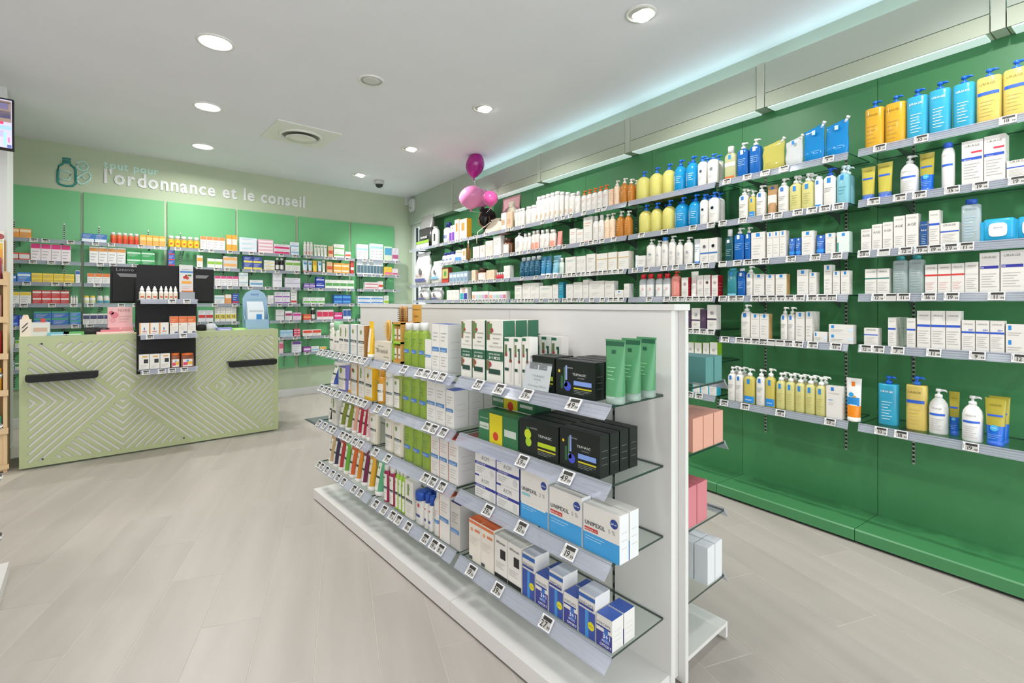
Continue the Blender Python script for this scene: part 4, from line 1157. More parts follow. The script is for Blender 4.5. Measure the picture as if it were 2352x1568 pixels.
BACK = {
 (0, 0): [(C('#e99a3c', '#f0d9b8', 'orange medicine carton', .08, .62, .9, '#dd7f1f'), 17, 72, 524, 2)],
 (0, 1): [(C('#dc5638', '#d5d8d6', 'low red and silver carton', .06, .2, .8), 16, 69, 580, 2), (C('#e9dfe2', '#d8307a', 'pink and white medicine carton', .07, .72, 1.0), 70, 163, 561, 4)],
 (0, 2): [(C('#3f78c4', '#d8e2ee', 'blue and white carton', .07, .55, .8), 16, 38, 631), (C('#3a7fd0', '#cfe0ef', 'taller blue carton', .07, .6, .85), 39, 71, 625), (C('#e3c22e', '#f0d860', 'yellow carton', .07, .7, .9, None, None, '#fff', 2), 72, 171, 628, 4), (C(WHT, '#3d5fb0', 'slim white and blue carton', .04, .7, .95), 173, 184, 621)],
 (0, 3): [(C('#e6e4e0', '#e0c22f', 'white carton with yellow flash', .06, .72, .98), 17, 72, 670, 2), (C('#c93a35', '#e6dcd8', 'red and white carton', .07, .6, .85, None, None, '#fff', 2), 74, 159, 667, 4), ('sb', 161, 179, 679, 3)],
 (0, 4): [(C('#2a4fb4', '#4f7fd8', 'royal blue tablet carton', .07, .1, .35, None, 'BION', '#e8ecf4'), 19, 66, 724, 2), (C('#3a72b8', '#4fae78', 'blue and green carton', .07, .78, 1.0, None, None, '#fff', 2), 77, 158, 715, 2), (C('#3f86cc', '#57b07f', 'small blue carton', .07, .78, 1.0, None, None, '#fff', 3), 160, 186, 716)],
 (0, 5): [(C('#dfe0dc', '#9bb53c', 'white carton with green leaf', .06, .05, .35), 17, 33, 775), (C('#e2e4e0', '#7fb23c', 'small white and green carton', .06, .6, .95), 34, 44, 781)],
 (0, 6): [(C('#d8dde2', '#3f6f9a', 'white and steel blue carton', .06, .4, .8, None, None, '#fff', 2), 17, 33, 832), (C('#e4e6e2', '#4f8f4a', 'white carton with green oval', .06, .5, .85), 34, 44, 834)],
 (1, 0): [(C('#2d6fb4', '#dfe6ec', 'blue denture carton', .08, .05, .4), 187, 246, 537, 2), ('vb', 253, 320, 535, 5), (C('#efa53a', '#f2c880', 'bright orange carton', .06, .5, .8), 321, 380, 541, 4)],
 (1, 1): [(C('#e3e3e1', '#d8944a', 'white carton with orange fruit', .06, .72, .92), 205, 289, 568, 4), (C('#2f9a52', '#c8e0cc', 'green cough tablet carton', .07, .5, .7, None, None, '#fff', 2), 291, 356, 575, 2)],
 (1, 2): [(C('#e4e4e2', '#e07c3f', 'white carton with orange top', .06, .66, 1.0), 200, 253, 628, 3)],
 (1, 3): [('jy', 191, 220, 679, 2), ('jw', 222, 252, 679, 2)],
 (1, 4): [(C('#e6e4e2', '#4a4a72', 'white carton with dark square', .06, .5, .85), 190, 255, 720, 4)],
 (2, 0): [('kc', 386, 459, 543, 5), (C('#ece8e2', '#ea8a4a', 'white and orange tall carton', .06, .75, 1.0), 460, 517, 544, 4), (C('#f0a03a', '#f5e6d0', 'orange juice carton', .05, .4, .75), 520, 545, 540, 2)],
 (2, 1): [(C('#2f58b0', '#d83f3a', 'blue and red small carton', .06, .1, .3, None, None, '#fff', 3), 386, 402, 573), (C('#e9e5de', '#e8a24a', 'white carton with orange fruit', .05, .5, .8), 452, 466, 586), (C('#dde0dc', '#8fbf3f', 'grey carton with green dot', .06, .4, .7), 476, 511, 594, 2), (C('#c9c8c2', '#e0a25a', 'grey carton with orange end', .06, .4, .8, None, None, '#fff', 2), 513, 545, 589)],
 (2, 2): [(C('#e6e2e4', '#d0447f', 'white carton with pink top', .06, .75, 1.0), 493, 548, 634, 4)],
 (2, 3): [(C('#e3e6e6', '#9fc6d0', 'white carton with pale blue top', .06, .6, .8), 493, 516, 678), (C('#e6944a', '#e6e0d8', 'orange and white carton', .06, .6, 1.0), 517, 532, 676), (C('#2f55a8', '#c83a3a', 'deep blue carton', .06, .1, .25), 533, 549, 674)],
 (2, 4): [(C('#e6e4dc', '#d8c42f', 'white and yellow carton', .06, .2, .5, None, '12', '#2a3f7a'), 493, 543, 705, 4), (C('#dfe2e6', '#c83f3a', 'white and red carton', .06, .35, .6), 455, 490, 712, 2)],
 (3, 0): [(C('#cfe2ea', '#f0d8dc', 'pale blue long carton', .08, .1, .4, None, None, '#fff', 3), 550, 590, 546), (C('#e8b9c4', '#f2e6e6', 'pale pink long carton', .08, .2, .6, None, None, '#fff', 4), 593, 628, 550), (C('#ded8dc', '#d02f6f', 'white and magenta carton', .07, .1, .5, None, None, '#fff', 2), 629, 666, 561), (C('#dfe6ec', '#7fa8cc', 'white and steel blue box', .06, .3, .5, None, None, '#fff', 2), 668, 687, 556)],
 (3, 1): [(C('#3a4fa4', '#e0d05a', 'blue and yellow carton', .07, .05, .35, None, None, '#fff', 2), 559, 602, 589, 2), (C('#e4e4e6', '#d8c85a', 'white and yellow low carton', .06, .1, .35, None, None, '#fff', 3), 607, 631, 598), ('dk', 633, 653, 592, 2), (C('#e3e2dc', '#7fb04a', 'white and green carton', .06, .55, .8), 656, 690, 598, 2)],
 (3, 2): [(C('#dfe4e4', '#b0c4d0', 'pale grey cream carton', .06, .5, .7, None, None, '#fff', 2), 549, 570, 626), (C('#e3e6e8', '#6fa4c8', 'white and blue low carton', .06, .3, .6), 574, 604, 643), (C('#e2e0e6', '#c8c4d0', 'tall pale lilac carton', .06, .4, .5), 627, 648, 625), (C('#dcdae4', '#b4aec4', 'wide pale lilac carton', .06, .4, .5), 655, 690, 638)],
 (3, 3): [(C('#e3e0e2', '#c9c4cc', 'small white carton', .06, .5, .6), 615, 629, 678), (C('#e4e0e6', '#8f4aa8', 'white and purple carton', .06, .1, .3, None, None, '#fff', 2), 631, 666, 670, 2), (C('#e6e6e4', '#c84a4a', 'tall white carton with red mark', .05, .1, .25), 668, 682, 666)],
 (3, 4): [(C('#dcdadc', '#b0aab4', 'white square carton', .06, .4, .5), 634, 653, 711), (C('#e2e0e0', '#a4306a', 'white carton with plum ring', .06, .5, .75), 655, 671, 714), (C('#e6cfe0', '#c03a8a', 'lilac and pink carton', .06, .6, .9), 673, 692, 718)],
 (3, 5): [(C('#b8d4e6', '#8fb8d8', 'light blue carton', .06, .5, .8), 644, 673, 758, 2), (C('#d0405f', '#ecc8d0', 'small crimson carton', .05, .3, .6, None, None, '#fff', 3), 675, 690, 755, 2)],
 (3, 6): [(C('#e6c8d0', '#d86a84', 'pink floral carton', .05, .4, .8), 641, 651, 783), (C('#dcdce4', '#6a4a8f', 'white and purple tall carton', .06, .75, 1.0), 671, 692, 784)],
 (4, 0): [('wb', 698, 720, 555, 3), ('wtb', 722, 752, 562, 4), (C('#d8b48a', '#c8543a', 'tan powder carton', .05, .3, .6), 754, 765, 565), (C('#e6e6de', '#6fb060', 'white and green wide carton', .06, .3, .5, None, None, '#fff', 2), 767, 791, 561), (C('#e8e4de', '#d85a3a', 'small white and red carton', .05, .3, .6), 793, 806, 578)],
 (4, 1): [('c1', 696, 708, 597), ('c1', 709, 718, 598), ('c2', 719, 730, 598), ('c1', 731, 740, 599), ('wtb', 741, 748, 597), (C('#d8b48a', '#c8543a', 'tan powder carton', .05, .3, .6), 751, 764, 601), (C('#e6a23a', '#e6d8c0', 'orange and white low carton', .06, .3, .6, None, None, '#fff', 2), 766, 802, 604, 2), (C('#c83a36', '#e6dcd8', 'slim red carton', .04, .3, .5), 805, 813, 599)],
 (4, 2): [(C('#7a5aa8', '#c8b8dc', 'purple low carton', .06, .3, .6), 698, 724, 650, 2), (C('#2a3fa4', '#c8d0e8', 'navy blue carton', .06, .4, .6, None, None, '#fff', 2), 726, 745, 636), (C('#e3e6de', '#5a9a5a', 'white carton with green oval', .06, .3, .65), 747, 813, 643, 4)],
 (4, 3): [(C('#e2e6e2', '#6fb04a', 'white and lime carton', .06, .2, .45), 697, 746, 683, 3), (C('#2f62b8', '#5aa4d8', 'blue toothpaste carton', .07, .3, .7, None, None, '#fff', 2), 767, 806, 677, 2)],
 (4, 4): [(C('#d8503a', '#e8a06a', 'red and orange carton', .06, .3, .6), 697, 714, 721), ('dk', 715, 725, 707), (C('#e6dcdc', '#d03a5a', 'white carton with red flask', .06, .3, .8), 728, 766, 711, 3), (C('#dc3f8a', '#f0c8dc', 'hot pink carton', .06, .4, .6), 768, 786, 717), (C('#dfe4ea', '#3a5fa4', 'white and navy tall carton', .05, .3, .9), 788, 806, 710, 2)],
 (4, 5): [(C('#e8e2dc', '#d8482f', 'white carton with red diagonal', .06, .5, .9), 696, 738, 757, 2)],
 (4, 6): [(C('#8f3a9a', '#dcd0e2', 'purple and white low carton', .06, .3, .7), 697, 714, 796), (C('#e4e6e6', '#8fc0d8', 'white low carton with blue print', .06, .2, .5), 715, 733, 795), (C('#e6dcb8', '#e0a82f', 'yellow and white low carton', .06, .5, .9), 735, 750, 796)],
 (5, 0): [(C('#e0e8ec', '#9fc6dc', 'white and sky blue carton', .06, .6, .75), 820, 846, 561, 2), (C('#dfe9ee', '#9cc8dc', 'tall white and sky blue carton', .06, .7, .85), 851, 880, 560, 3), (C('#cfd8c0', '#4f9ac0', 'multicoloured picture pack', .04, .4, .9), 883, 900, 566), (C('#dcd4e0', '#b85a84', 'white and mauve pack', .04, .2, .5), 901, 915, 570)],
 (5, 1): [(C('#dfe6e8', '#54707c', 'white toothbrush carton', .04, .1, .7), 820, 880, 601, 8), (C('#e8c23a', '#e07a8f', 'yellow and pink carton', .05, .1, .4), 883, 900, 613), (C('#e6dce2', '#d06a90', 'low white and pink carton', .05, .1, .4), 901, 914, 617)],
 (5, 2): [(C('#e2dcdc', '#c8707a', 'white and rose long carton', .07, .3, .6, None, None, '#fff', 2), 838, 868, 648), (C('#e6dede', '#d85a4a', 'small white and rose carton', .06, .3, .6), 869, 880, 646)],
 (5, 3): [(C('#dfe6ec', '#3f86cc', 'white and blue long carton', .07, .2, .5, None, None, '#fff', 2), 822, 880, 680, 2), (C('#e2e8dc', '#a8c83a', 'white and lime small carton', .05, .1, .4), 882, 893, 679)],
}
for i, (x0, x1) in enumerate(PAN):
    for r_, z in enumerate(ZB):
        if i == 5 and r_ > 4:
            continue
        ph_ = RN7[r_] + ' of ' + PNAME[i]
        w = x1 - x0
        tg = []
        for q in range(4):
            X = x0 + w * ((q + .5 + .25 * math.sin(i * 3 + r_ * 5 + q * 2.1)) / 4)
            fw, rt = X * math.sin(AV) + 7.8 * math.cos(AV), X * math.cos(AV) - 7.8 * math.sin(AV)
            tg.append(CX + FPX * rt / fw)
        shelf(BW, x0 + .005, x1 + .01, z, -.25, -.032, ph_, tg, hh=.042, out=.006, tw=.066, th=.044, group='glass shelves on the back wall')
        its = BACK.get((i, r_))
        if its:
            stock(BW, z, -.25 + .012, ph_, its)

# ------------------------------------------------------------------ gondola in the middle
gon = obj('gondola', None, None, (1.66, 2.3, 0))
tag(gon, 'white double-sided shelving gondola in the middle of the shop', 'gondola')
GY = [0.975, 1.876, 2.776, 3.676]


def gpart(name, mb):
    o = mb.build(name, gon)
    o.matrix_parent_inverse.identity()
    o.location = (-1.66, -2.3, 0)
    return o


for y0, y1 in zip(GY[:-1], GY[1:]):
    for sd in (0, 1):
        mb = MB()
        X0, X1 = (1.25, 1.611) if sd == 0 else (1.712, 2.072)
        xo = 1.25 if sd == 0 else 2.072
        xi = xo + (.014 if sd == 0 else -.014)
        mb.box(X0, X1, y0 + .001, y1 - .001, .062, .078, WHITELAM)
        mb.box(min(xo, xi), max(xo, xi), y0 + .001, y1 - .001, .012, .062, WHITELAM)
        mb.box(min(X0, X1) + .05, max(X0, X1) - .03, y0 + .06, y0 + .08, 0, .062, WHITELAM)
        if sd == 0 and y0 < 1:
            mb.box(X0, X1, y0, y0 + .014, .012, .0779, WHITELAM)
        gpart('base_unit', mb)
        mb = MB()
        X0, X1 = (1.611, 1.638) if sd == 0 else (1.690, 1.712)
        ya = y0 + .001 - (.02 if sd and y0 < 1 else .009 if y0 < 1 else 0)
        mb.box(X0, X1, ya, y1 - .001, .012, 1.4155, WHITELAM)
        gpart('back_panel', mb)
mb = MB()
mb.box(1.640, 1.688, .985, 3.66, .03, 1.414, M('#cfcdc9', .5))
gpart('core_frame', mb)
mb = MB()
mb.box(1.606, 1.716, .952, 3.68, 1.4165, 1.44, WHITELAM)
gpart('top_cap', mb)
mb = MB()
mb.box(1.6095, 1.6115, 1.2, 1.203, 1.0, 1.41, DARK)
for yy, z0, z1 in ((1.225, .13, 1.29), (1.66, .13, 1.3), (2.1, .13, 1.3), (2.56, .13, 1.3), (3.0, .13, 1.3), (3.45, .13, 1.3)):
    mb = MB()
    mb.box(1.6085, 1.6108, yy - .005, yy + .005, z0, z1, M('#5a5d5c', .5))
    z = z0 + .01
    while z < z1 - .02:
        mb.box(1.6080, 1.6088, yy - .004, yy + .004, z, z + .018, STRIP_D)
        z += .05
    gpart('slotted_strip', mb)

style('kw', 'carton', 'carton', 'carton', 'tall white and green shampoo carton', c='#e6e4da', side='#2d6a4c', d=.065, pr=[('b', .02, .2, .68, .98, '#7d6a4a'), ('b', .1, .34, .78, .95, '#5f8a4a'), ('o', .34, .84, .09, '#a83a48'), ('l', .4, .9, .6, .82, 3, '#a9a79a'), ('t', .55, .56, .8, 'FORCE VITALITE', '#8d8c82', 0), ('b', 0, 1, .35, .5, '#2a6146'), ('t', .5, .44, .7, 'OFFRE SPECIALE', '#e8ece6', 1), ('t', .5, .37, .7, '2+1 MOIS', '#e8ece6', 1), ('b', .02, .2, .18, .34, '#7d6a4a'), ('o', .22, .28, .1, '#a83a48'), ('b', .15, .85, .13, .21, '#22463a'), ('t', .5, .145, .6, 'KLORANE', '#e8ece6', 1)])
style('ks', 'carton', 'carton', 'carton', 'white serum carton with dropper picture', c='#e6e4dc', d=.045, top='#e0ded6', pr=[('b', 0, .5, .92, .98, '#2d6a4c'), ('b', .05, .3, .6, .85, '#6a7a4a'), ('o', .22, .64, .12, '#a83a48'), ('b', .6, .78, .5, .78, '#2d5a44'), ('b', .5, .74, .72, .78, '#2d5a44'), ('b', .58, .82, .08, .5, '#d8d6ce'), ('b', .56, .84, .48, .54, '#7a3a2c'), ('b', .06, .5, .3, .36, '#22463a')])
FLOWER = [('b', .22, .25, .25, .8, '#4a7a4f'), ('o', .32, .28, .09, '#3f4fc0'), ('o', .27, .33, .05, '#6a74d8'), ('b', .26, .31, .45, .85, '#8fa0d8'), ('b', .14, .2, .2, .55, '#2d5f3c'), ('o', .1, .68, .03, '#d8c02a'), ('t', .38, .78, .16, 'FURTERER', '#c8ccc8', 0), ('t', .62, .6, .34, 'TRIPHASIC', '#e6e8e4', 0), ('t', .66, .53, .18, 'PROGRESSIVE', '#b8bcb8', 0)]
style('tr', 'carton', 'treatment_box', 'carton', 'black hair-treatment box with blue flower', c='#0a1611', side='#0c100e', top='#2a2d2e', d=.05, pr=FLOWER + [('b', .48, .92, .34, .46, '#7f9cdc'), ('b', .48, .92, .24, .28, '#c8c02a'), ('l', .48, .9, .1, .22, 3, '#9aa09c')])
style('tg', 'carton', 'treatment_box', 'carton', 'black hair-treatment box with lime band', c='#0a1611', side='#0c100e', top='#2a2d2e', d=.05, pr=[('b', .2, .28, .25, .8, '#3f7a3f'), ('o', .24, .6, .09, '#c8d82a'), ('o', .26, .38, .08, '#a8c82a'), ('t', .4, .78, .18, 'FURTERER', '#c8ccc8', 0), ('t', .68, .6, .34, 'TRIPHASIC', '#e6e8e4', 0), ('b', .5, .94, .34, .46, '#b4cc1e'), ('b', .5, .94, .24, .28, '#c8c02a'), ('l', .5, .9, .1, .22, 3, '#9aa09c')])
style('gt', 'tube', 'tube', 'tube', 'clear green gel tube', c='#66ad7a', cc='#8fa398', capw=.78, cap=.12, clear=.3, pr=[('b', .04, .96, .9, .97, '#2a6146'), ('b', .4, .6, .78, .84, '#2a6146'), ('l', .3, .7, .3, .6, 5, '#8fcf9c')])
style('gy', 'carton', 'treatment_box', 'carton', 'green hair-care box with yellow sleeve', c='#2f6f45', side='#24583a', d=.1, pr=[('b', .03, .28, .4, .62, '#c4cec0'), ('t', .15, .46, .2, 'KLORANE', '#2f6f45', 0), ('b', .68, .96, .35, .58, '#c4cec0'), ('l', .04, .26, .7, .85, 1, '#8fb09a'), ('b', .3, .63, 0, 1, '#d8c81e'), ('o', .46, .25, .07, '#c83a24'), ('l', .36, .57, .5, .85, 4, '#b08a1a')])
style('am', 'carton', 'carton', 'carton', 'white hair-supplement box with navy bands', c='#e4e2de', side='#2b348f', top='#2b348f', d=.08, pr=[('b', 0, .2, .93, 1, '#2b348f'), ('t', .5, .72, .36, 'ACM', '#8a8a90', 0), ('b', 0, 1, .46, .58, '#2b348f'), ('t', .3, .49, .45, 'NOVOPHANE', '#d8dcec', 1), ('l', .08, .5, .1, .38, 3, '#a9a8a6'), ('o', .82, .25, .1, '#d2d0cc')])
GIF = [('o', .86, .8, .1, '#28438f'), ('t', .86, .78, .16, 'Gifrer', '#eef0f6', 1)]
style('u2', 'carton', 'lotion_box', 'carton', 'tall white and blue hair-lotion box marked 2%', c='#e6e2da', side='#d9dcdc', d=.05, pr=[('b', 0, 1, .0, .33, '#3f9cd8'), ('b', .04, .92, .3, .36, '#e6e2da'), ('t', .34, .57, .58, 'UNIPEXIL', '#3d4048', 1), ('t', .8, .57, .2, '2 %', '#9aa0a4', 0), ('b', .06, .36, .48, .53, '#8fcbd0'), ('l', .06, .6, .2, .28, 2, '#a8d4ee')] + GIF)
style('u5', 'carton', 'lotion_box', 'carton', 'white and blue hair-lotion box marked 5%', c='#e6e2da', side='#e2e4e4', top='#e6e2da', d=.05, pr=[('b', 0, 1, .0, .4, '#3f9cd8'), ('t', .34, .57, .58, 'UNIPEXIL', '#3d4048', 1), ('t', .8, .57, .2, '5 %', '#9aa0a4', 0), ('b', .04, .42, .44, .52, '#c83a34'), ('t', .22, .46, .34, 'MINOXIDIL 5 %', '#f0e4e0', 1), ('l', .06, .6, .24, .36, 2, '#a8d4ee')] + GIF)
style('og', 'carton', 'carton', 'carton', 'white supplement box with orange lid', c='#e8e1d4', top='#d9693a', d=.09, pr=[('b', 0, 1, .9, .97, '#dd7a4a'), ('o', .25, .76, .1, '#e8a06a'), ('b', .5, .92, .74, .8, '#dc8258'), ('l', .1, .8, .4, .6, 4, '#cfc6b8'), ('b', .02, .3, .02, .1, '#4a5058')])
style('ef', 'carton', 'carton', 'carton', 'white hair-serum box with black square', c='#e4e1da', top='#dcd9d2', d=.09, pr=[('t', .5, .84, .7, 'Effluvium', '#35353a', 1), ('b', .45, .85, .5, .72, '#1c1e20'), ('l', .1, .8, .24, .4, 4, '#b4b0a8'), ('b', 0, 1, 0, .1, '#1a1c1e')])
style('ft', 'carton', 'carton', 'carton', 'tall white and blue hair-capsule box', c='#e2dfd8', side='#e4e2de', top='#c8ccd8', d=.08, pr=[('t', .5, .72, .9, 'FORCAPIL', '#5a6478', 0), ('b', 0, .9, .66, .71, '#33408f'), ('b', 0, 1, 0, .62, '#3a4f9f'), ('b', .4, .6, 0, .62, '#3f8fd0'), ('b', 0, 1, .86, .95, '#2f62b0'), ('o', .76, .3, .2, '#dcd01e'), ('t', .76, .28, .3, 'PHYTO', '#5a7a2a', 1)])
style('fs', 'carton', 'carton', 'carton', 'short white and blue capsule box', c='#e2dfd8', side='#e4e2de', top='#3f5fb0', d=.06, pr=[('t', .5, .72, .9, 'FORCAPIL', '#5a6478', 0), ('b', 0, .9, .62, .67, '#33408f'), ('b', 0, 1, 0, .5, '#3b3f8f'), ('b', .5, .75, .2, .62, '#3f6fc0'), ('t', .66, .33, .5, '3+1', '#e8eaf2', 1), ('t', .6, .2, .5, 'MOIS', '#b8c4e2', 1), ('t', .6, .06, .75, 'OFFERT', '#eef0f6', 1)])
DT = lambda t, v, c='#4f86c0': [('b', 0, .9, v, v + .09, c), ('t', .45, v + .015, .66, 'DUCRAY', '#dfe9f2', 1)]
style('du', 'carton', 'carton', 'carton', 'white shampoo carton with blue tag', c='#e6e4de', side='#d9d8d4', top='#3a55b0', d=.085, pr=[('l', .15, .8, .62, .85, 3, '#b4b4b0'), ('l', .15, .8, .1, .34, 4, '#b8b6b0')] + DT(0, .42))
style('dr', 'carton', 'carton', 'carton', 'white shampoo carton with red lid', c='#e6e2dc', side='#d9d6d2', top='#c8332f', d=.1, pr=[('b', 0, .04, 0, 1, '#d87a5a'), ('l', .15, .8, .62, .85, 4, '#c8aaa0'), ('l', .15, .8, .1, .34, 4, '#b8b6b0')] + DT(0, .42))
style('do', 'carton', 'carton', 'carton', 'white lotion carton with orange lid', c='#e6e2dc', side='#d9d6d2', top='#d8632f', d=.07, pr=[('b', 0, .05, 0, 1, '#d87a4a'), ('l', .15, .8, .62, .85, 4, '#c8b4a8')] + DT(0, .42))
style('dv', 'carton', 'carton', 'carton', 'grey lotion carton with purple lid', c='#c4c0ba', side='#b0adaa', top='#3f2a6a', d=.09, pr=[('l', .12, .8, .55, .8, 4, '#9a978f')] + DT(0, .34))
style('dw', 'carton', 'carton', 'carton', 'slim white carton with green lid', c='#e6e4de', top='#6fae4a', d=.04, pr=DT(0, .4))
style('dg', 'bottle', 'shampoo_bottle', 'bottle', 'clear green shampoo bottle', c='#a9c650', cc='#e9e9e6', e=2.6, d=.05, cap=.17, cw=.62, sh=.07, clear=.38, pr=[('b', .1, .85, .36, .46, '#4f7fc8'), ('t', .45, .38, .5, 'DUCRAY', '#dfe9f2', 1), ('l', .25, .75, .55, .8, 3, '#6a9a4a')])
KL = lambda c='#2a3f3a': [('b', .1, .9, .42, .5, c), ('t', .5, .43, .6, 'KLORANE', '#e6eae6', 1), ('o', .45, .78, .12, '#7a9a5a'), ('l', .2, .8, .12, .34, 3, '#c4c0b6')]


def kstyle(code, desc, c, kind='bottle', cc='#e6e4de', **k):
    style(code, kind, 'shampoo_bottle' if kind == 'bottle' else 'tube', 'bottle' if kind == 'bottle' else 'tube', desc, c=c, cc=cc, lab=('#e8e4da', .06 if kind == 'bottle' else .14, .9 if kind == 'bottle' else .82, .68 if kind == 'bottle' else .42), pr=KL() if kind == 'bottle' else [('b', .31, .69, .44, .5, '#2a3f3a'), ('o', .48, .7, .08, '#7a9a5a'), ('l', .36, .64, .2, .36, 3, '#c4c0b6')], **k)


kstyle('k1', 'white bottle with green cap', '#dfe4d8', cc='#8fc79a', e=2.6, d=.045, cap=.28, cw=.66)
kstyle('k2', 'white shampoo bottle with leaf label', '#e2dfd4', e=2.6, d=.045, cap=.16, cw=.7)
kstyle('k3', 'olive shampoo bottle with white label', '#a4b05a', e=2.6, d=.045, cap=.08, cw=.8, clear=.15)
kstyle('k4', 'lilac shampoo bottle', '#7d7ac4', e=2.6, d=.05, cap=.12, cw=.8)
kstyle('k5', 'magenta shampoo bottle with white cap', '#a3224f', e=2.2, d=.04, cap=.16, cw=.62)
kstyle('k6', 'lime green shampoo bottle with white cap', '#a4cf3c', e=2.2, d=.04, cap=.16, cw=.62)
kstyle('k7', 'cream conditioner bottle', '#ddd6c0', e=2.8, d=.045, cap=.06, cw=.85)
TUBES = [('t1', 'tan'), ('t2', 'dark violet'), ('t3', 'red'), ('t4', 'lime green'), ('t5', 'orange'), ('t6', 'amber orange'), ('t7', 'maroon'), ('t8', 'golden yellow'), ('t9', 'mint green'), ('ta1', 'navy blue'), ('tb1', 'olive green'), ('tc1', 'peach'), ('td1', 'crimson'), ('te1', 'pale pink'), ('tf1', 'cream'), ('tg1', 'black')]
TCOL = ['#c9a878', '#3a2f4f', '#b5343a', '#6fb23a', '#d0632a', '#d98620', '#6f2348', '#dba32c', '#5fae80', '#3f5aa8', '#7d8a2a', '#e0a68c', '#b3203f', '#e0b4b8', '#ded4bc', '#26242a']
for (cd, nm), c in zip(TUBES, TCOL):
    kstyle(cd, nm + ' hair-care tube', c, 'tube', capw=.86, cap=.12)
style('kx', 'carton', 'carton', 'carton', 'white hair-care carton with botanical print', c='#e4e0d6', d=.05, pr=KL() + [('b', .3, .5, .6, .9, '#7f9a5a')])
style('kb2', 'carton', 'carton', 'carton', 'white carton with teal side', c='#e4e2da', side='#2f7f98', d=.05, pr=KL() + [('b', .0, .12, 0, 1, '#2f7f98')])
style('kb3', 'carton', 'carton', 'carton', 'white carton with brown side', c='#e4e0d6', side='#9a6a34', d=.05, pr=KL('#3a3a34') + [('b', .86, 1, 0, 1, '#a87438')])
style('kb4', 'carton', 'carton', 'carton', 'white carton with orange frame', c='#e4e0d6', side='#c88a34', top='#c88a34', d=.05, pr=KL() + [('b', 0, .1, 0, 1, '#d2933c'), ('b', .9, 1, 0, 1, '#d2933c'), ('o', .3, .8, .12, '#b8482c')])
style('ky2', 'carton', 'carton', 'carton', 'white and yellow hair-care carton', c='#e8e2d0', side='#e6b41e', top='#e6b41e', d=.05, pr=KL() + [('o', .4, .72, .1, '#e6b41e'), ('b', 0, 1, 0, .1, '#e6b41e')])
style('yt', 'tube', 'tube', 'tube', 'bright yellow hair-care tube', c='#efc02a', cc='#efece4', cap=.1, lab=('#efe8d4', .15, .8, .6))
style('yb', 'carton', 'gift_box', 'carton', 'cream gift box with leaf drawing', c='#dcd2c0', d=.07, top='#c9c0ae', pr=[('t', .5, .42, .7, 'Botanical', '#6a6a52', 0), ('b', .05, .3, .6, .64, '#8a9a6a'), ('b', .6, .9, .2, .24, '#8a9a6a'), ('b', .2, .6, .75, .78, '#8a9a6a')])
style('os', 'spray', 'spray_bottle', 'bottle', 'orange spray bottle with white label', c='#d99a28', cc='#d99a28', pr=KL())
style('hs', 'bottle', 'shampoo_bottle', 'bottle', 'white shampoo bottle with royal blue cap', cc='#1f4fae', e=2.4, d=.045, cap=.26, cw=.82, sh=.05, pr=[('o', .55, .78, .12, '#c8404a'), ('b', .1, .7, .3, .4, '#2a3f8f'), ('l', .3, .8, .1, .2, 2, '#9fb8d8')])
style('hw', 'bottle', 'shampoo_bottle', 'bottle', 'plain white shampoo bottle', e=2.4, d=.045, cap=.12, cw=.5, sh=.08, pr=[('l', .2, .8, .5, .7, 3, '#d8a89c')] + DT(0, .34))
style('jo', 'bottle', 'cream_jar', 'jar', 'white jar with orange band', cc='#e8e4da', cap=.3, cw=.95, lab=('#d99a28', .1, .4, .98))

